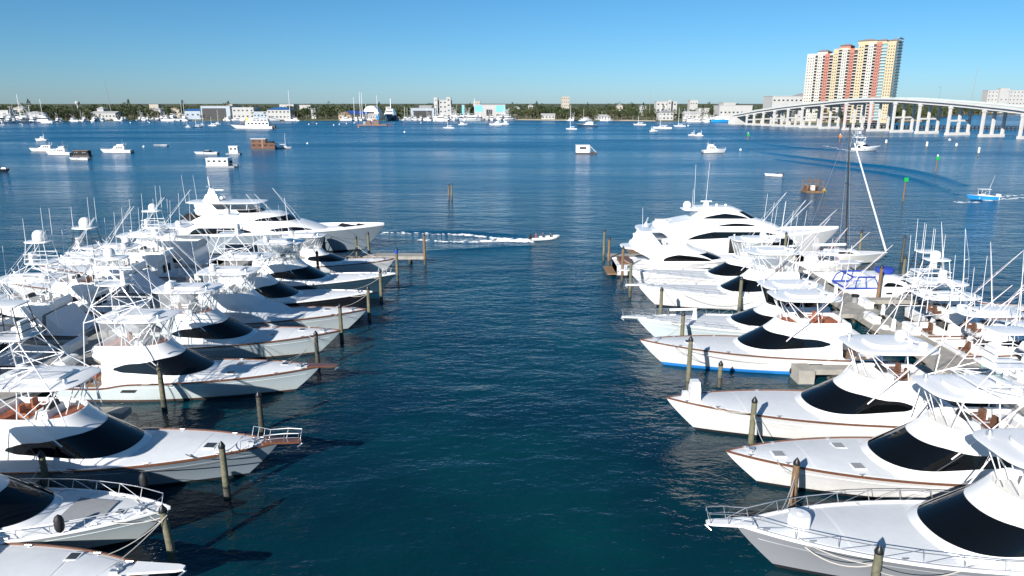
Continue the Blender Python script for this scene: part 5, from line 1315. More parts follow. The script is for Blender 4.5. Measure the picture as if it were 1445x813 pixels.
tag(foam('wake_foam', [((A(752, 341), A(725, 340.5), A(700, 340)), 1.1), ((A(752, 339), A(730, 338), A(705, 337)), 1.0), ((A(700, 340.5), A(665, 341), A(640, 341.5), A(612, 340), A(590, 339)), .7), ((A(705, 336.5), A(690, 335.5), A(672, 332.5), A(650, 331)), .5), ((A(672, 332.5), A(640, 331), A(600, 330), A(560, 328.5), A(540, 328)), .42), ((A(745, 340), A(690, 339)), .5)], 300, .36, 5, 2.6, (.04, .24)), 'broken white wake foam behind the inflatable dinghy', 'wake')
tag(foam('wake_foam', [((A(1392, 283), A(1415, 281), A(1446, 279)), 1.0), ((A(1392, 281), A(1420, 277), A(1446, 275)), .6), ((A(1352, 286), A(1366, 285), A(1380, 286)), .4)], 110, .45, 6, 2.0, (.1, .5)), 'white wake foam behind the bright blue open boat', 'wake')
tag(foam('wake_foam', [((A(1204, 214), A(1190, 211), A(1165, 206)), 1.0)], 90, .8, 8, 3.0, (.3, .8)), 'white wake foam behind the running tower boat', 'wake')
# swell left by the boats: low ridges on the water
def swell(pts, hgt, w):
    mb = MB(); rows = []
    pts = [Vector(p) for p in pts]; fine = []
    for i in range(len(pts)-1):
        for k in range(12): fine.append(Vector([catmull([q[c] for q in pts], i+k/12) for c in range(3)]))
    fine.append(pts[-1]); n = len(fine)
    for i, p in enumerate(fine):
        d = (fine[min(i+1, n-1)]-fine[max(i-1, 0)]).normalized(); nm = Vector((-d.y, d.x, 0)); e = math.sin(PI*(i+.2)/(n-.6))**.5 if 0 < i < n-1 else 0
        rows.append([tuple(p+nm*w*q+Vector((0, 0, -.02+hgt*e*math.exp(-(q*2.2)**2)))) for q in (-1, -.75, -.5, -.3, -.15, 0, .15, .3, .5, .75, 1)])
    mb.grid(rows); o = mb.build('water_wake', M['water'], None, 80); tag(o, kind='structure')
swell((A(1068, 214), A(1130, 222), A(1200, 231), A(1260, 237), A(1320, 248), A(1365, 262)), .60, 2.2)
swell((A(1090, 224), A(1180, 236), A(1250, 245), A(1310, 258), A(1352, 275)), .48, 1.8)
swell((A(1010, 190), A(1090, 205), A(1160, 211), A(1195, 213)), .5, 3.5)
swell((A(760, 346), A(690, 350), A(600, 354)), .14, 1.0)
swell((A(745, 333), A(660, 328), A(560, 326)), .18, 1.2)
swell((A(900, 238), A(960, 234), A(1020, 222), A(1060, 210)), .10, 3.0)

# ---- channel markers and lone piles
def daymark(px, py, ptop, m, label, sq=1.2, kind='green'):
    p = at(px, py); zc = p.y*math.cos(PITCH)+CAM_H*math.sin(PITCH); top = (py-ptop)*zc/994*1.02
    root = empty('channel_marker', (p.x, p.y, 0), 0, label, 'marker', 'channel markers')
    r = max(.16, zc/994*.9)
    MB().tube([(0, 0, -2), (0, 0, top)], r, 8).build('post', M['pile_tan' if kind == 'green' else 'pile_wood'], root, 50)
    if kind == 'green': MB().box(-sq/2, sq/2, -r-.1, -r-.03, top-sq*.9, top+.1).build('sign_board', M[m], root, 0)
    else: MB().lathe([(r*1.5, top*.45), (r*1.5, top), (.02, top+.3)], n=10).build('white_sleeve', M['plastic_white'], root, 40)
    if kind == 'green' and sq > 1.1: MB().dome((0, 0, top+.1), .25, .5, 8, skirt=.2).build('lantern', M['plastic_white'], root, 50)
daymark(1274, 284, 252, 'green', 'green square daymark on a brown pile, nearest in the right channel', .95)
daymark(1320, 243, 222, 'green', 'green square daymark farther out, near the bridge', 1.15)
daymark(1055, 198, 189, 'green', 'small green daymark left of the black mast', 1.5)
daymark(1184.5, 201, 191, 'orange', 'small orange daymark just left of the black mast', 1.5)
for (px, py, pt, lab) in ((1307, 211, 201, 'white topped marker pile left of a trio in front of the bridge'), (1380, 221, 209, 'white topped marker pile in front of the right bridge piers'), (1250, 205, 198, 'white topped marker pile beside the running tower boat'), (1349, 209, 203, 'small white topped pile between two bigger markers')):
    daymark(px, py, pt, 'plastic_white', lab, kind='w')
p = at(635, 282); pile(p.x-.25, p.y, 3.4, 'pile_tan', 'left pile of the lone pair standing in the bay', r=.2, group='lone piles in the bay'); pile(p.x+.45, p.y+.4, 3.6, 'pile_wood', 'right pile of the lone pair standing in the bay', r=.2, group='lone piles in the bay')
p = at(215, 175); 
# ------------------------------------------------------------------ far shore
SHORE = [(-700, 174.5), (-200, 173.5), (0, 173), (150, 170.5), (250, 170), (420, 170.5), (720, 169.5), (900, 171), (1000, 172), (1050, 173), (1100, 175), (1200, 175.5), (1300, 172), (1345, 163), (1450, 161), (1650, 160), (2100, 160)]
def shore_py(px):
    for (a, b), (c, d) in zip(SHORE, SHORE[1:]):
        if px <= c: return lerp(b, d, (px-a)/(c-a))
    return SHORE[-1][1]
def shore(px, back=0.0, z=0.0):
    p = at(px, shore_py(px)); d = Vector((p.x, p.y, 0)).normalized(); q = p+d*back; return Vector((q.x, q.y, z))
M['land'] = mat('shore_ground', (0.10, 0.10, 0.05), .9, col2=(0.06, 0.075, 0.03), vscale=.02)
M['sand'] = mat('beach_sand', (0.42, 0.36, 0.26), .9, vary=.2, vscale=.1)
mb = MB(); rows = []
PX = list(range(-700, 2101, 25))
for px in PX:
    rows.append([tuple(shore(px, 0, -.3)), tuple(shore(px, 1.5, 1.0)), tuple(shore(px, 300, 1.6)), tuple(shore(px, 2500, 3.0)), tuple(shore(px, 11000, 5.0))])
mb.grid(rows, lambda i, j: 1 if (j < 1 and (700 < PX[i] < 780 or 860 < PX[i] < 920 or 90 < PX[i] < 130)) else 0)
tag(mb.build('far_shore', [M['land'], M['sand']], None, 60), kind='structure')
# a strip of beach below the trees
mb = MB(); mb.grid([[tuple(shore(px, -2.5, -.1)), tuple(shore(px, 4, 1.12)), tuple(shore(px, 13, 1.3))] for px in range(722, 778, 6)]); mb.grid([[tuple(shore(px, -2.5, -.1)), tuple(shore(px, 4, 1.12)), tuple(shore(px, 11, 1.3))] for px in range(862, 900, 6)])
tag(mb.build('beach', M['sand'], None, 60), kind='structure')

# ---- trees
def leaf_mat(name, c, c2):
    m = mat(name, c, .75, spec=.25, col2=c2, vscale=.45); b = m.node_tree.nodes["Principled BSDF"]; return m
M['leaf_dark'] = leaf_mat('dark_foliage', (0.050, 0.072, 0.026), (0.024, 0.040, 0.014))
M['leaf_mid'] = leaf_mat('olive_foliage', (0.085, 0.095, 0.036), (0.040, 0.055, 0.020))
M['leaf_pine'] = leaf_mat('pine_foliage', (0.045, 0.065, 0.030), (0.022, 0.036, 0.016))
M['leaf_palm'] = leaf_mat('palm_foliage', (0.095, 0.11, 0.035), (0.05, 0.065, 0.022))
M['bark'] = mat('bark', (0.16, 0.12, 0.09), .9)
M['far_foliage'] = leaf_mat('far_foliage', (0.085, 0.100, 0.048), (0.035, 0.050, 0.022))
def leaf(mb, p, s, rnd, mi=1):
    a = Vector((rnd.gauss(0, 1), rnd.gauss(0, 1), rnd.gauss(0, .7))); a.normalize(); b = a.cross(Vector((rnd.gauss(0, 1), rnd.gauss(0, 1), rnd.gauss(0, 1)))).normalized()
    a *= s; b *= s*.8
    mb.quad(tuple(p-a-b*.4), tuple(p-b), tuple(p+a+b*.3), tuple(p+b), mi)
def tree_mesh(name, kind, Ht, W, seed, leafm, dens=1.0):
    rnd = random.Random(seed); mb = MB()
    if kind == 'broad':
        mb.tube([(0, 0, -.5), (.1, 0, Ht*.3), (0, .2, Ht*.55)], W*.045, 6, 0, W*.02)
        for k in range(9):
            th = rnd.random()*2*PI; rr = W*.5*rnd.uniform(.25, .78); z = Ht*rnd.uniform(.42, .86); c = Vector((rr*math.cos(th), rr*math.sin(th), z)); s = W*rnd.uniform(.14, .24)
            mb.tube([(0, .1, Ht*.38), tuple(c)], W*.018, 4, 0, W*.008)
            for q in range(int(34*dens)):
                v = Vector((rnd.gauss(0, 1), rnd.gauss(0, 1), rnd.gauss(0, .75))); v = v.normalized()*s*rnd.uniform(.55, 1.1); leaf(mb, c+v, rnd.uniform(.35, .75)*W*.075, rnd)
    elif kind == 'pine':
        mb.tube([(0, 0, -.5), (0, 0, Ht*.95)], W*.05, 6, 0, W*.012)
        for k in range(int(17)):
            t = k/16; z = Ht*lerp(.25, .98, t); rr = W*.5*(1-t)**.7*rnd.uniform(.7, 1.15)+.2
            for q in range(int(13*dens)):
                th = rnd.random()*2*PI; r_ = rr*rnd.uniform(.25, 1); leaf(mb, Vector((r_*math.cos(th), r_*math.sin(th), z-r_*.18+rnd.gauss(0, .3))), rnd.uniform(.4, .8)*W*.10, rnd)
    else:
        mb.tube([(0, 0, -.5), (.25, 0, Ht*.5), (.1, .1, Ht*.88)], .28, 6, 0, .18)
        for k in range(18):
            th = k*2.4+rnd.random()*.4; el = rnd.uniform(-.2, 1.0); l = W*.5*rnd.uniform(.8, 1.1); d = Vector((math.cos(th), math.sin(th), 0)); sd = Vector((-d.y, d.x, 0))
            rows = []
            for q in range(6):
                t = q/5; p = Vector((.1, .1, Ht*.88))+d*l*t*math.cos(el*.6)+Vector((0, 0, l*(t*math.sin(el)*.8-.62*t*t))); w = .5*math.sin(PI*min(1, .15+t*.85))+.03
                rows.append([tuple(p-sd*w-Vector((0, 0, w*.5))), tuple(p), tuple(p+sd*w-Vector((0, 0, w*.5)))])
            mb.grid(rows, 1)
    o = mb.build(name, [M['bark'], M[leafm]], None, 0, recalc=False); me = o.data; bpy.data.objects.remove(o); return me
PROTO = [('broadleaf_tree', 'rounded dark green broadleaf tree growing on the far shore', tree_mesh('broadleaf_tree', 'broad', 11, 11, 1, 'leaf_dark')), ('broadleaf_tree', 'rounded olive green broadleaf tree growing on the far shore', tree_mesh('broadleaf_tree', 'broad', 10, 12, 2, 'leaf_mid')),
         ('broadleaf_tree', 'rounded dark green broadleaf tree growing on the far shore', tree_mesh('broadleaf_tree', 'broad', 13, 12, 3, 'leaf_dark')), ('pine_tree', 'pointed dark conifer growing on the far shore', tree_mesh('pine_tree', 'pine', 17, 7.5, 4, 'leaf_pine')),
         ('palm_tree', 'feathery palm tree growing on the far shore', tree_mesh('palm_tree', 'palm', 10, 6.5, 5, 'leaf_palm')), ('palm_tree', 'feathery palm tree growing on the far shore', tree_mesh('palm_tree', 'palm', 13, 6.5, 6, 'leaf_palm'))]
# keep the fronts of the waterside buildings free of trees
OPEN = [(-30, 66), (128, 168), (226, 414), (480, 600), (604, 722), (760, 786), (838, 862), (925, 992), (1008, 1062), (1084, 1290)]
def is_open(px): return any(a <= px <= b for a, b in OPEN)
rnd = random.Random(11)
ntree = 0
def put_tree(px, back, kind=None, s=None):
    k = kind if kind is not None else rnd.choices(range(6), (4, 3.4, 4, 1.0, 1.6, 1.2))[0]
    nm, lab, me = PROTO[k]; p = shore(px, back, 1.0); s = s or rnd.uniform(.85, 1.35)
    o = bpy.data.objects.new(nm, me); COL.objects.link(o); o.location = p; o.rotation_euler = (0, 0, rnd.random()*6.28); o.scale = (s*rnd.uniform(.9, 1.2), s*rnd.uniform(.9, 1.2), s)
    tag(o, lab, 'tree', 'trees along the far shore')
px = -25.0
while px < 1470 and ntree < 185:
    if not is_open(px):
        put_tree(px+rnd.uniform(-3, 3), rnd.uniform(8, 40)); ntree += 1
        if rnd.random() < .55: put_tree(px+rnd.uniform(-3, 3), rnd.uniform(45, 110)); ntree += 1
    px += rnd.uniform(5.5, 9.0)
for _ in range(58): put_tree(rnd.uniform(-20, 1080), rnd.uniform(70, 170), rnd.choices((0, 2, 3, 1, 5), (3, 4, 3, 2, 1))[0], rnd.uniform(1.05, 1.55))
for px in (132, 143, 166, 229, 247, 259, 287, 327, 357, 376, 411, 421, 484, 498, 538, 566, 578, 606, 640, 648, 660, 717, 762, 784, 838, 862, 924, 951, 964, 990, 1010, 1030, 1050): put_tree(px+rnd.uniform(-2, 2), rnd.uniform(2, 9), rnd.choice((0, 1, 4, 5)), rnd.uniform(.5, .8))
for px, back in ((1092, 12), (1098, 16), (1107, 14), (1115, 18), (1120, 15), (1152, 22), (1163, 20), (1172, 25), (1186, 22), (1208, 21), (1230, 24), (1244, 22), (1262, 20), (1270, 26), (1281, 22), (1300, 20), (1308, 24), (1296, 30), (1318, 28), (1326, 35), (1335, 38)): put_tree(px, back, rnd.choice((4, 5, 5, 1, 0)))
# the town's far woods: one mass of crowns out to the horizon
mb = MB(); rnd2 = random.Random(21)
for k in range(3900):
    px = rnd2.uniform(-420, 1860); back = (45 if not is_open(px) else 110)+2300*rnd2.random()**1.7
    if 1085 < px < 1275 and back < 220: continue
    p = shore(px, back, 1.2+1.4*min(1, back/2000)); W = rnd2.uniform(9, 16)*(1+back/5000); Ht = rnd2.uniform(7, 12.5)*(1+back/7000)*(.9+.22*math.sin(px*.045)+.18*math.sin(px*.13+back*.01)); Ht *= 1.45 if rnd2.random() < .06 else 1; W *= .6 if rnd2.random() < .1 else 1
    n_ = 30 if back < 700 else 20
    for q in range(n_):
        th = rnd2.random()*2*PI; u = rnd2.random(); rr = W*.5*math.sqrt(u)*.95; z = Ht*(.25+.75*rnd2.random()**.6*math.sqrt(max(0, 1-u*.75)))
        leaf(mb, Vector((p.x+rr*math.cos(th), p.y+rr*math.sin(th), p.z+z)), W*rnd2.uniform(.09, .16), rnd2, 0)
o = mb.build('distant_woods', M['far_foliage'], None, 0, recalc=False); tag(o, 'mass of dark green tree crowns reaching back to the horizon', 'woods', kind='stuff')
# low blue hill line on the horizon is only more woods, higher ground
# ---- buildings
M['b_white'] = mat('white_stucco', (0.44, 0.435, 0.42), .8, vary=.08, vscale=.2); M['b_cream'] = mat('cream_stucco', (0.42, 0.38, 0.32), .8, vary=.08, vscale=.2); M['b_grey'] = mat('grey_metal_wall', (0.34, 0.40, 0.46), .6, vary=.1, vscale=.2)
M['b_tan'] = mat('tan_wall', (0.42, 0.33, 0.25), .8); M['roof_blue'] = mat('blue_metal_roof', (0.03, 0.12, 0.30), .4); M['roof_pale'] = mat('pale_metal_roof', (0.42, 0.42, 0.41), .5); M['roof_tan'] = mat('thatch_roof', (0.22, 0.14, 0.08), .9, vary=.3); M['roof_grey'] = mat('grey_roof', (0.25, 0.25, 0.26), .8)
M['b_sky'] = mat('pale_blue_cladding', (0.16, 0.48, 0.68), .5); M['tent'] = mat('white_tent_fabric', (0.78, 0.77, 0.74), .7); M['tent_blue'] = mat('blue_tarpaulin', (0.02, 0.06, 0.22), .6)
def frame(pl, pr, pt, back):
    # ground position, width and height of something seen between pl and pr, its top at pt, standing `back` metres behind the waterline
    px = (pl+pr)/2; p = shore(px, back, 1.2); zc = p.y*math.cos(PITCH)+(CAM_H-1.2)*math.sin(PITCH)
    w = (pr-pl)*zc/994.0
    ang = math.atan((406.5-pt)/994.0)-PITCH; h = CAM_H+math.hypot(p.x, p.y)*math.tan(ang)*1.0*(p.y/math.hypot(p.x, p.y)) - 1.2
    return p, w, max(2.5, h)
def building(label, pl, pr, pt, back, depth=16, wall='b_white', roof='flat', roof_m='roof_pale', storeys=2, nwin=5, name='building', cat='building', rz=0, win='glass_grey', door=None, ridge=3.0, blank=False):
    p, w, h = frame(pl, pr, pt, back)
    root = empty(name, (p.x, p.y+depth/2, 1.0), R(rz), label, cat)
    hw = h if roof == 'flat' else max(2.2, h-ridge)
    wall_o = MB().box(-w/2, w/2, -depth/2, depth/2, 0, hw).build('wall', M[wall], root, 0)
    if roof == 'flat': MB().box(-w/2-.3, w/2+.3, -depth/2-.3, depth/2+.3, hw, hw+.6).build('roof', M[roof_m], root, 0)
    elif roof == 'hip': MB().box(-w/2-.8, w/2+.8, -depth/2-.8, depth/2+.8, hw, h, 0, max(.1, 1-depth/w*.9), .08).build('roof', M[roof_m], root, 0)
    elif roof == 'gable':
        r_ = MB(); x0, x1, d = -w/2-.6, w/2+.6, depth/2+.6
        r_.grid([[(x0, -d, hw), (x0, 0, h), (x0, d, hw)], [(x1, -d, hw), (x1, 0, h), (x1, d, hw)]]); r_.poly([(x0, -d, hw), (x0, 0, h), (x0, d, hw)]); r_.poly([(x1, -d, hw), (x1, 0, h), (x1, d, hw)]); r_.grid([[(x0, -d, hw), (x1, -d, hw)], [(x0, d, hw), (x1, d, hw)]]); r_.build('roof', M[roof_m], root, 0)
    if not blank:
        proto = None; ww = min(w/nwin*.42, 2.6); wh = min(hw/storeys*.34, 1.7)
        for s_ in range(storeys):
            for k in range(nwin):
                x = -w/2+w*(k+.5)/nwin; z = hw*(s_+.55)/storeys
                if proto is None: proto = MB().box(-ww/2, ww/2, -.1, .1, -wh/2, wh/2).build('window', M[win], wall_o, 0); o = proto
                else: o = proto.copy(); COL.objects.link(o); o.parent = wall_o
                o.location = (x, -depth/2, z)
    if door: MB().box(w*door[0], w*door[1], -depth/2-.12, -depth/2+.1, 0, hw*door[2]).build('door', M['dark'], wall_o, 0)  # on the open sheds this dark panel stands in for the shaded interior
    return root, w, hw, depth
building('white waterside restaurant with stepped roof left of the wooded shore', 129, 164, 157, 14, 18, roof='gable', roof_m='b_white', storeys=1, nwin=7, ridge=2)
building('small white upper storey building behind the waterside restaurant', 139, 148, 150.5, 40, 10, storeys=1, nwin=2, roof='hip', roof_m='b_white', ridge=2.5)
building('low white building behind the boats at far left', 38, 57, 157, 18, 14, roof='hip', storeys=1, nwin=4, ridge=2)
building('white boat shed at the far left edge', -6, 14, 156, 16, 16, storeys=1, nwin=4)
building('pale shed with blue roof left of the great open shed', 262, 284, 153.5, 18, 24, wall='b_grey', roof='gable', roof_m='roof_blue', storeys=1, nwin=3, ridge=2.5)
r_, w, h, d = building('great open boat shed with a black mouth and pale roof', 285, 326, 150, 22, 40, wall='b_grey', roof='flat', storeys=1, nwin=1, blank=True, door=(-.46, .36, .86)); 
building('white boxy workshop right of the open shed', 329, 359, 152, 20, 26, roof='flat', storeys=2, nwin=5); building('low grey workshop between two white buildings', 358, 378, 158, 22, 18, wall='b_grey', storeys=1, nwin=4)
building('white house with blue hip roof and rows of dark windows', 378, 410, 151, 16, 20, roof='hip', roof_m='roof_blue', storeys=2, nwin=6, ridge=3.2)
building('white flat block showing above the trees behind the blue roofed house', 396, 416, 147.5, 300, 20, storeys=2, nwin=4); building('long white roof above the trees right of the blue roofed house', 424, 440, 148.5, 350, 20, storeys=1, nwin=4)
building('thatched waterside pavilion left of the tents', 478, 495, 157.5, 8, 14, wall='b_tan', roof='hip', roof_m='roof_tan', storeys=1, nwin=3, ridge=4); building('shed under a dark blue tarpaulin roof, left of the white tent', 490, 503, 156, 14, 14, wall='dark', roof='gable', roof_m='tent_blue', storeys=1, nwin=2, ridge=4); building('second shed under a dark blue tarpaulin, nearer the white tent', 502, 518, 156.5, 12, 14, wall='dark', roof='gable', roof_m='tent_blue', storeys=1, nwin=2, ridge=4)
p, w, h = frame(512, 536, 149, 18); r_ = empty('fabric_hangar', (p.x, p.y+12, 1), 0, 'white arched fabric hangar among the masts', 'hangar'); mb = MB(); mb.grid([[(w/2*math.cos(PI*k/14), -14+28*j, h*math.sin(PI*k/14)**.8) for k in range(15)] for j in (0, 1)]); mb.poly([(w/2*math.cos(PI*k/14), -14, h*math.sin(PI*k/14)**.8) for k in range(15)]); mb.build('fabric_skin', M['tent'], r_, 40); MB().box(-w*.2, w*.2, -14.15, -14.02, 0, h*.55).build('door', M['dark'], r_, 0)
building('low white marina office under the fabric hangar', 519, 533, 160, 8, 10, roof='gable', roof_m='b_white', storeys=1, nwin=4, ridge=2)
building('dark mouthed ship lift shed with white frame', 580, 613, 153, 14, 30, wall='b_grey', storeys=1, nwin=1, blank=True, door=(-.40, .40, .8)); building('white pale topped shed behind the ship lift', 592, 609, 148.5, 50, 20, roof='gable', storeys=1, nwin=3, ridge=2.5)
building('white office block with dark window bands and a stair tower', 614, 637, 141.5, 60, 16, storeys=4, nwin=4); building('taller stair tower at the left end of the white office block', 613, 618, 138, 58, 10, storeys=4, nwin=1); building('taller stair tower at the right end of the white office block', 630.5, 636.5, 137.5, 58, 10, storeys=4, nwin=1)
building('narrow pale blue tower left of the hangar', 652, 655.5, 148.5, 12, 6, wall='b_sky', storeys=1, nwin=1, blank=True)
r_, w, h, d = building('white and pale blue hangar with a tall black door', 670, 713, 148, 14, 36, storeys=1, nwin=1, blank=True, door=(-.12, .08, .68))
for a, b in ((-.5, -.24), (.2, .5)): MB().box(w*a, w*b, -d/2-.14, -d/2-.02, h*.52, h*.96).build('blue_panel', M['b_sky'], r_, 0)
for k in range(8): MB().box(w*(.22+.033*k*1.0)-.5, w*(.22+.033*k)+.5, -d/2-.1, -d/2+.1, h*.25, h*.34).build('window', M['glass_grey'], r_, 0)
building('square pinkish block far behind the woods', 792, 803, 136.5, 900, 24, wall='b_cream', storeys=4, nwin=4); building('white low block on the distant hill', 668, 678, 143, 1100, 24, wall='b_cream', storeys=2, nwin=4)
building('white waterside house with shallow roof below the woods', 764, 783, 160, 12, 12, roof='gable', roof_m='b_white', storeys=1, nwin=4, ridge=2.2); building('white beach house at the right end of the beach', 840, 861, 161.5, 10, 10, roof='hip', roof_m='roof_pale', storeys=1, nwin=5, ridge=2)
building('white office building with a projecting stair bay above the trees', 925, 954, 143.5, 120, 16, storeys=3, nwin=5); building('white stair bay of the office building above the trees', 941, 946, 141.5, 116, 6, storeys=3, nwin=1)
building('two storey white house on the shore behind the sloops', 929, 950, 155.5, 14, 14, roof='hip', roof_m='roof_grey', storeys=2, nwin=4, ridge=2.5); building('white house with broad gable right of the sloops', 966, 988, 157, 16, 14, roof='gable', roof_m='b_white', storeys=1, nwin=4, ridge=3); building('small white block far beyond the sloops', 972, 983, 141.5, 500, 18, storeys=2, nwin=3)
building('long white warehouse left of the bridge foot', 1014, 1060, 149, 46, 26, storeys=1, nwin=8); building('upper white warehouse behind the long one', 1019, 1036, 145, 90, 22, storeys=1, nwin=4); building('pale low roof above the trees left of the warehouses', 985, 1000, 153, 80, 16, storeys=1, nwin=4)
building('white parking building left of the coloured tower', 1087, 1142, 136, 60, 30, storeys=3, nwin=9, win='dark'); building('white roof pavilion on top of the parking building', 1121, 1140, 131.5, 66, 16, roof='hip', roof_m='roof_grey', storeys=1, nwin=3, ridge=3)
building('wide white hotel at the right edge with a grid of balconies', 1389, 1450, 127.5, 120, 18, storeys=6, nwin=12, win='glass_grey'); building('small roof house on top of the white hotel', 1406, 1419, 124.5, 126, 8, storeys=1, nwin=2)
for (pl, pr, pt, back, lab) in ((215, 228, 152, 60, 'white house half hidden by trees left of the sheds'), (243, 256, 150.5, 120, 'tan roofed house half hidden above the left sheds'), (440, 446, 152, 60, 'small white house among the trees right of the blue roofed house'), (545, 552, 151, 220, 'white block behind the moored superyacht'), (725, 733, 150, 260, 'white house peeping over the trees right of the hangar'), (745, 752, 147.5, 500, 'small white villa high in the woods'), (870, 878, 147, 420, 'pale villa in the woods right of the beach house'), (903, 911, 148, 300, 'white villa in the woods left of the office building'), (213, 226, 147.5, 700, 'long pale block on the skyline left'), (322, 330, 147.5, 700, 'pale block on the skyline above the workshop'), (22, 36, 150, 200, 'pale roofed house behind the far left boats')):
    building(lab, pl, pr, pt, back, 12, wall='b_cream' if 'pale' in lab or 'tan' in lab else 'b_white', roof='hip' if 'house' in lab or 'villa' in lab else 'flat', roof_m='roof_pale' if 'tan' not in lab else 'roof_tan', storeys=1, nwin=3, ridge=2)
# masts, water tower, superyacht in the slip
def tall_mast(px, pt, back, label, r=.5, lean=0, m='grey_pad', name='radio_mast'):
    p, w, h = frame(px-1, px+1, pt, back); o = MB().tube([(0, 0, 0), (lean, 0, h)], r, 5, r1=r*.5).build(name, M[m], None, 40, loc=(p.x, p.y, 1)); tag(o, label, 'mast')
tall_mast(159.5, 113, 40, 'thin leaning crane mast on the left shore', .45, -4); tall_mast(410, 127, 14, 'tall thin flagpole by the blue roofed house', .35, 0, 'pipe'); tall_mast(916, 131, 150, 'thin grey radio mast over the woods', .4); tall_mast(1367, 95, 500, 'very tall thin radio mast behind the bridge', .8, 3)
p, w, h = frame(111, 115, 142.5, 900); r_ = empty('water_tower', (p.x, p.y, 1), 0, 'white water tower above the left woods', 'water tower'); MB().tube([(0, 0, 0), (0, 0, h*.7)], 1.6, 8).build('stem', M['b_white'], r_, 40); MB().lathe([(1.6, h*.62), (5, h*.78), (5.4, h*.86), (4, h*.96), (.1, h)], n=14).build('tank', M['b_white'], r_, 40)
p, w, h = frame(541, 560, 140, -6); r_ = empty('motor_yacht', (p.x, p.y, 0), R(-90), 'big dark hulled white superyacht seen bow on in its slip', 'yacht'); h_ = Hull(48, w*.95, 8, 5, rake=6); build_hull(h_, r_, M['hull_navy'], M['boot_black'], .4, n=18); build_deck(h_, r_, 0, M['deck'], n=10)
for k, (a, b, z0, z1) in enumerate(((-18, 9, 6, 9.5), (-16, 5, 9.5, 12.5), (-14, 1, 12.5, 15))): MB().box(a, b, -w*(.36-.06*k), w*(.36-.06*k), z0, z1, 0, .9, .85).build('deckhouse', M['white'], r_, 0); MB().box(b-.9, b-.2, -w*(.3-.06*k), w*(.3-.06*k), z0+1.2, z0+2.3).build('window', M['glass'], r_, 0)
MB().tube([(-8, 0, 15), (-8, 0, 27)], .5, 5).build('mast', M['pipe'], r_, 40)
for (px, pt, lab) in ((500.5, 137, 'short bare yacht mast by the blue tarpaulins'), (509, 129, 'tallest white yacht mast among the sheds'), (511.8, 131, 'white yacht mast just right of the tallest one'), (533, 134.5, 'white yacht mast over the fabric hangar'), (517, 146, 'small white yacht mast over the fabric hangar')): tall_mast(px, pt, 4, lab, .35, 0, 'pipe', 'yacht_mast')
for (px, lab) in ((533.5, 'left bright blue container on the yard quay'), (555.5, 'right bright blue container on the yard quay')):
    p, w, h = frame(px-1.6, px+1.6, 163, 2); o = MB().box(-w/2, w/2, -1.2, 1.2, 0, h).box(-w/2-.08, w/2+.08, -1.28, 1.28, h, h+.18).build('container', [M['hull_blue']], None, 0, loc=(p.x, p.y, 1)); tag(o, lab, 'container', 'blue containers on the quay')

# small boats along the far shore, too far off to tell apart
def far_boat(kind, seed):
    mb = MB(); rnd3 = random.Random(seed); L = 11
    n = 8
    for s_ in (1, -1): mb.grid([[(-L/2+L*u, s_*1.7*(1-u**2.5)*(.8+.2*t), t*(1.1+.9*u)) for t in (0, .5, 1)] for u in [k/n for k in range(n+1)]], 2 if kind == 'dark' else 0)
    mb.grid([[(-L/2+L*u, s_*1.7*(1-u**2.5), 1.1+.9*u) for s_ in (-1, 1)] for u in [k/n for k in range(n+1)]], 0); mb.quad((-L/2, -1.7, 0), (-L/2, 1.7, 0), (-L/2, 1.7, 1.1), (-L/2, -1.7, 1.1), 0)
    if kind != 'sail':
        mb.box(-L*.3, L*.2, -1.3, 1.3, 1.2, 2.0, 0, .95, .95); mb.box(-L*.27, L*.13, -1.22, 1.22, 2.0, 2.6, 1, .86, .92); mb.box(-L*.3, L*.08, -1.25, 1.25, 2.6, 2.8, 0); mb.box(-L*.2, L*.02, -1, 1, 2.8, 3.5, 0, .9, .9)
        mb.box(-L*.24, L*.0, -1.1, 1.1, 4.5, 4.62); [mb.tube([(x, y, 3.4), (x, y, 4.55)], .05, 4) for x in (-L*.22, -.1) for y in (-1, 1)]
        if kind == 'tower': [mb.tube([(-2.6, y, 1.5), (-2.2, y*.5, 8)], .07, 4) for y in (-1.3, 1.3)]; mb.box(-2.9, -1.2, -.8, .8, 8, 8.1); [mb.tube([(-1, y, 2), (-6.5, y*1.5, 10)], .06, 4) for y in (-1.3, 1.3)]
    else: mb.box(-L*.25, L*.15, -.9, .9, 1.3, 1.9, 0, .9, .85); mb.tube([(.5, 0, 1.5), (.5, 0, 14)], .13, 5); mb.tube([(.4, 0, 2.8), (-4, 0, 2.7)], .2, 5)
    o = mb.build('far_boat', [M['hull_white'], M['glass'], M['hull_navy']], None, 30); me = o.data; bpy.data.objects.remove(o); return me
FB = {'motor': far_boat('motor', 1), 'dark': far_boat('dark', 2), 'tower': far_boat('tower', 3), 'sail': far_boat('sail', 4)}
FL = {'motor': ('small_motor_boat', 'small white motor boat moored along the far shore', 'motor boat'), 'dark': ('small_motor_boat', 'small dark hulled motor boat moored along the far shore', 'motor boat'), 'tower': ('small_tower_boat', 'small white boat with a tuna tower moored along the far shore', 'sport boat'), 'sail': ('small_sailing_boat', 'small white sailing boat with bare mast moored along the far shore', 'sailboat')}
rnd4 = random.Random(31)
def put_boat(px, off, kind, rz, s):
    nm, lab, cat = FL[kind]; p = shore(px, off, 0); o = bpy.data.objects.new(nm, FB[kind]); COL.objects.link(o); o.location = (p.x, p.y, 0); o.rotation_euler = (0, 0, rz); o.scale = (s, s, s); tag(o, lab, cat, 'boats moored along the far shore')
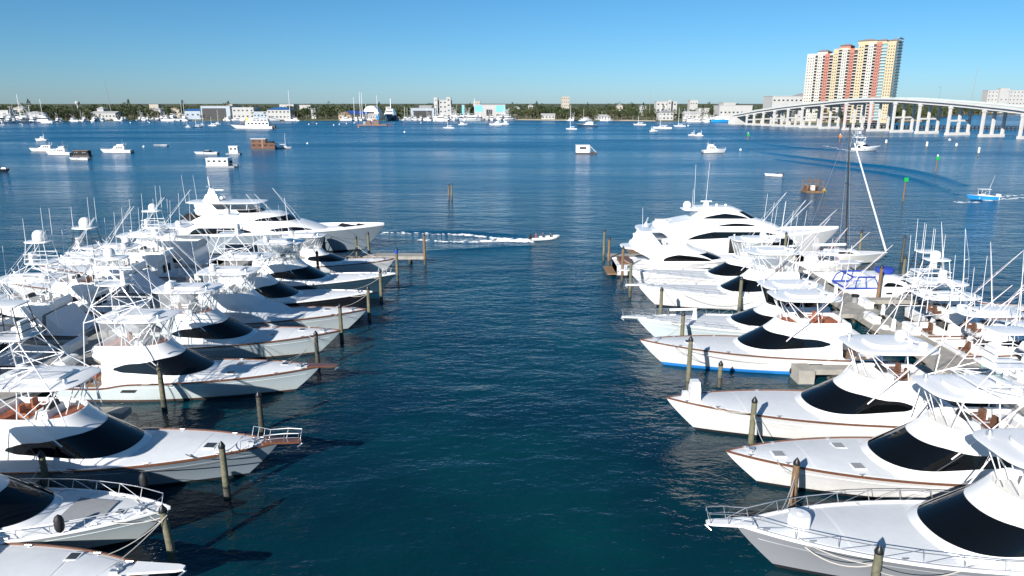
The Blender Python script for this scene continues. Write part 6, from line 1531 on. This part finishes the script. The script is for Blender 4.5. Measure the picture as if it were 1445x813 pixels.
for (a, b, n, o0, o1, s0, s1) in ((-20, 64, 34, -60, -4, 1.2, 2.4), (64, 230, 26, -16, -3, .8, 1.3), (226, 262, 14, -40, -4, 1.1, 2.0), (318, 420, 14, -14, -3, .8, 1.4), (480, 520, 10, -14, -3, .8, 1.3), (560, 612, 12, -14, -3, .9, 1.4), (612, 672, 34, -50, -3, 1.2, 2.0), (672, 720, 18, -30, -3, 1.0, 1.7), (800, 870, 10, -10, -3, .7, 1.2), (965, 1012, 18, -26, -3, .9, 1.6)):
    for k in range(n):
        put_boat(rnd4.uniform(a, b), rnd4.uniform(o0, o1), rnd4.choices(('motor', 'dark', 'tower', 'sail'), (6, 1, 2.2, 1.2))[0], rnd4.choice((0, PI, PI/2, -PI/2, .4, 2.8))+rnd4.uniform(-.2, .2), rnd4.uniform(s0, s1))

# ---- coloured apartment tower
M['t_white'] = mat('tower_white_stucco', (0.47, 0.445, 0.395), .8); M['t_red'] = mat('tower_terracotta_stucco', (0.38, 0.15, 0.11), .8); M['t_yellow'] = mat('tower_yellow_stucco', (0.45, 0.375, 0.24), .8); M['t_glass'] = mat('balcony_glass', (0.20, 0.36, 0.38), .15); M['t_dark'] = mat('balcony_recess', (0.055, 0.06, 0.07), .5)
p = shore(1199, 34, 1.0); zc = p.y*math.cos(PITCH)+CAM_H*math.sin(PITCH); K = zc/994.0
TW = empty('apartment_tower', (p.x, p.y+10, 1.0), R(-38), 'tall apartment tower striped white, red and yellow behind the bridge', 'apartment tower')
W_ = 109*K/math.cos(R(14)); D_ = 30.0
def htop(pt): return CAM_H - 1.0 + (p.y+4)*math.tan(math.atan((406.5-pt)/994.0)-PITCH)
SEG = [(0, .10, 't_white', 74.5), (.13, .19, 't_white', 74.5), (.215, .27, 't_red', 75), (.31, .37, 't_yellow', 69), (.41, .47, 't_white', 68), (.50, .55, 't_red', 69), (.59, .66, 't_yellow', 63), (.70, .76, 't_white', 62), (.79, .845, 't_red', 62), (.91, 1.0, 't_yellow', 62)]
GAP = [(.10, .13, 74.5), (.19, .215, 75), (.27, .31, 75), (.37, .41, 68), (.47, .50, 68.5), (.55, .59, 69), (.66, .70, 62.5), (.76, .79, 62), (.845, .91, 62)]
X = lambda t: -W_/2+W_*t
SH = 3.05
nwinp = 0; stuffw = MB(); wproto = {}; bproto = {}; stuffb = MB()
for (a, b, m, pt) in SEG:
    hh = htop(pt); MB().box(X(a), X(b), -D_/2-1.2, D_/2-.5, 0, hh).build('wall', M[m], TW, 0)
for (a, b, pt) in GAP:
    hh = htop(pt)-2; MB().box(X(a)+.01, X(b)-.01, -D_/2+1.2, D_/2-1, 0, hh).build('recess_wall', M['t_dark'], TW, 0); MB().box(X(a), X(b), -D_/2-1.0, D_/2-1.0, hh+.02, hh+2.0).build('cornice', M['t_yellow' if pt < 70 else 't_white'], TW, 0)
    MB().box(X(a)+.35, X(b)-.35, -D_/2-.12, -D_/2-.06, 3, hh).build('balcony_glazing', M['t_glass'], TW, 0) if (b-a) > .06 else None
nb = 0
for s_ in range(26):
    for gi, (a, b, pt) in enumerate(GAP):
        z = 3+s_*SH
        if z > htop(pt)-4: continue
        if nb < 100 and s_ > 12:
            o = bproto.get(gi)
            if o is None: o = bproto[gi] = MB().box(X(a)+.02, X(b)-.02, -D_/2-1.7, -D_/2+1.1, -.12, .12).box(X(a)+.05, X(b)-.05, -D_/2-1.7, -D_/2-1.55, .12, .75).build('balcony', M['t_white'], TW, 0)
            else: o = o.copy(); COL.objects.link(o); o.parent = TW
            o.location = (0, 0, z); nb += 1
        else: stuffb.box(X(a)+.02, X(b)-.02, -D_/2-1.7, -D_/2+1.1, z-.12, z+.12).box(X(a)+.05, X(b)-.05, -D_/2-1.7, -D_/2-1.55, z+.12, z+.75)
tag(stuffb.build('balcony', M['t_white'], TW, 0), kind='stuff')
for s_ in range(27):
    for (a, b, m, pt) in SEG:
        z = 4.2+s_*SH
        if z > htop(pt)-3: continue
        for t in ((.3, .7) if b-a < .08 else (.2, .5, .8)):
            xx = X(lerp(a, b, t)); ww = .55
            if nwinp < 100 and s_ > 18:
                o = wproto.get(0)
                if o is None: o = wproto[0] = MB().box(-ww, ww, -.06, .06, -.5, .5).build('window', M['glass_grey'], TW, 0)
                else: o = o.copy(); COL.objects.link(o); o.parent = TW
                o.location = (xx, -D_/2-1.2, z); nwinp += 1
            else: stuffw.box(xx-ww, xx+ww, -D_/2-1.26, -D_/2-1.14, z-.5, z+.5)
tag(stuffw.build('window', M['glass_grey'], TW, 0), kind='stuff')
# shaded end wall with its own stack of balconies
mb = MB()
for s_ in range(28): mb.box(W_/2-.4, W_/2+1.6, -D_/2+3, D_/2-4, 3+s_*SH-.12, 3+s_*SH+.12); mb.box(W_/2+1.45, W_/2+1.6, -D_/2+3, D_/2-4, 3+s_*SH+.12, 3+s_*SH+1.0)
tag(mb.build('side_balcony', M['t_white'], TW, 0), kind='stuff'); MB().box(W_/2-.6, W_/2+.05, -D_/2+2.5, D_/2-3.5, 2, htop(63)).build('side_glazing', M['t_glass'], TW, 0)
for (a, b, z0, z1, m) in ((.10, .22, 74.5, 71, 't_white'), (.36, .48, 68, 64, 't_red'), (.56, .78, 63, 58.6, 't_yellow'), (.78, .88, 62, 59.5, 't_yellow'), (.90, 1.0, 62, 60, 't_yellow')):
    MB().box(X(a), X(b), -D_*.3, D_*.3, htop(z0)+.02, htop(z1)).build('penthouse', M[m], TW, 0); MB().box(X(a)-.6, X(b)+.6, -D_*.34, D_*.34, htop(z1), htop(z1)+2.2, 0, .35, .3).build('hip_roof', M['roof_grey'], TW, 0)
# ---- road bridge
A0 = at(1052, 176.5); A1 = at(1440, 196.5); dv = (A1-A0); BL = dv.length; dv.normalize()
BR = empty('road_bridge', (A0.x, A0.y, 0), math.atan2(dv.y, dv.x), 'long white concrete road bridge arching over the inlet at right', 'bridge')
HALF = 10.5; side = 1.0     # local x runs along the bridge towards us, local +y is its far side
ZP = [(-80, 3.0), (-14, 10.4), (39, 16.2), (80, 19.8), (110, 21.9), (141, 24.0), (168, 24.9), (197, 24.6), (222, 23.3), (245, 21.9), (271, 19.9), (301, 17.0), (360, 11.0), (460, 5.0)]
def bz(x):
    for i in range(len(ZP)-1):
        if x <= ZP[i+1][0]: break
    a = [q[1] for q in ZP]; t = i+(x-ZP[i][0])/(ZP[i+1][0]-ZP[i][0]); return catmull(a, max(0, min(len(a)-1.001, t)))
XS = [-24+484*k/84 for k in range(85)]
YC_ = HALF-1.5     # near edge line runs along the near columns
mb = MB(); mb.grid([[(x, YC_-HALF, bz(x)-.5), (x, YC_-HALF, bz(x)), (x, YC_+HALF, bz(x)), (x, YC_+HALF, bz(x)-.5)] for x in XS], close_v=True); mb.build('deck', M['concrete_white'], BR, 20)
mb = MB()
for yy in (-8.4, -5, -1.7, 1.7, 5, 8.4): mb.grid([[(x, YC_+yy-.4, bz(x)-2.5), (x, YC_+yy-.4, bz(x)-.52), (x, YC_+yy+.4, bz(x)-.52), (x, YC_+yy+.4, bz(x)-2.5)] for x in XS], close_v=True)
mb.build('girder', M['concrete_white'], BR, 20)
M['rail_green'] = mat('pale_green_railing', (0.42, 0.58, 0.54), .5)
for yy in (-HALF+.2, HALF-.2):
    mb = MB(); mb.grid([[(x, YC_+yy-.18, bz(x)+.01), (x, YC_+yy-.18, bz(x)+.75), (x, YC_+yy+.18, bz(x)+.75), (x, YC_+yy+.18, bz(x)+.01)] for x in XS], close_v=True); mb.build('parapet', M['concrete_white'], BR, 20)
    mb = MB(); mb.grid([[(x, YC_+yy-.08, bz(x)+.90), (x, YC_+yy-.08, bz(x)+1.15), (x, YC_+yy+.08, bz(x)+1.15), (x, YC_+yy+.08, bz(x)+.90)] for x in XS], close_v=True); mb.build('handrail', M['rail_green'], BR, 20)
for x in (1.3, 13.6, 29, 46.2, 66.7, 87, 113, 142, 169.8, 194, 217.7, 244, 270.5, 298, 325, 352, 380, 408, 436):
    z = bz(x)-2.52; mb = MB(); r = .75
    for yy in (-8.9, 0, 8.9): mb.box(x-r, x+r, YC_+yy-r, YC_+yy+r, 1.9, z-1.3)
    mb.box(x-1.0, x+1.0, YC_-HALF+.5, YC_+HALF-.5, z-1.302, z); mb.box(x-1.3, x+1.3, YC_-HALF+.6, YC_+HALF-.6, -.6, 1.902)
    if z > 9 and x < 260: mb.box(x-.6, x+.6, YC_-8, YC_+8, z*.48, z*.48+1.2)
    mb.build('pier', M['concrete_white'], BR, 0)
MB().box(-30, -18, YC_-HALF+.2, YC_+HALF-.2, -.5, 8.2).build('abutment', M['concrete_white'], BR, 0)
for x in (60, 110, 160, 215, 270, 325, 378):
    MB().tube([(x, YC_+HALF-.6, bz(x)), (x, YC_+HALF-.6, bz(x)+9), (x, YC_+HALF-2.6, bz(x)+9.6)], .13, 5).build('lamp_post', M['metal'], BR, 40)
# low dark timber trestle beyond the bridge
T0 = at(1190, 182); T1 = at(1470, 184.0); tv = (T1-T0); TL = tv.length
tr = empty('timber_trestle', (T0.x, T0.y, 0), math.atan2(tv.y, tv.x), 'low dark timber trestle standing in the water behind the bridge piers', 'trestle')
M['timber'] = mat('dark_timber', (.035, .030, .026), .9)
MB().box(0, TL, -1.5, 1.5, 2.6, 3.3).build('deck', M['timber'], tr, 0)
mb = MB(); n = int(TL/3)
for k in range(n): mb.tube([(k*3+.5, -1.2, -1), (k*3+.5, -1.2, 2.61)], .32, 5); mb.tube([(k*3+.5, 1.2, -1), (k*3+.5, 1.2, 2.61)], .32, 5)
tag(mb.build('trestle_pile', M['timber'], tr, 40), kind='stuff')
mb = MB(); mb.tube([(0, -1.6, 1.2), (TL, -1.6, 1.2)], .25, 4); mb.build('waling', M['timber'], tr, 0)
# tan sea wall below the tower
S0 = shore(1100, -.5); S1 = shore(1300, -.5); sv_ = S1-S0
sw = empty('sea_wall', (S0.x, S0.y, 0), math.atan2(sv_.y, sv_.x), 'tan sea wall below the striped apartment tower', 'wall'); MB().box(0, sv_.length, -.5, 3, -1, 2.3).build('wall_face', M['b_tan'], sw, 0); MB().box(0, sv_.length, -.7, 3.1, 2.3, 2.6).build('coping', M['concrete'], sw, 0)
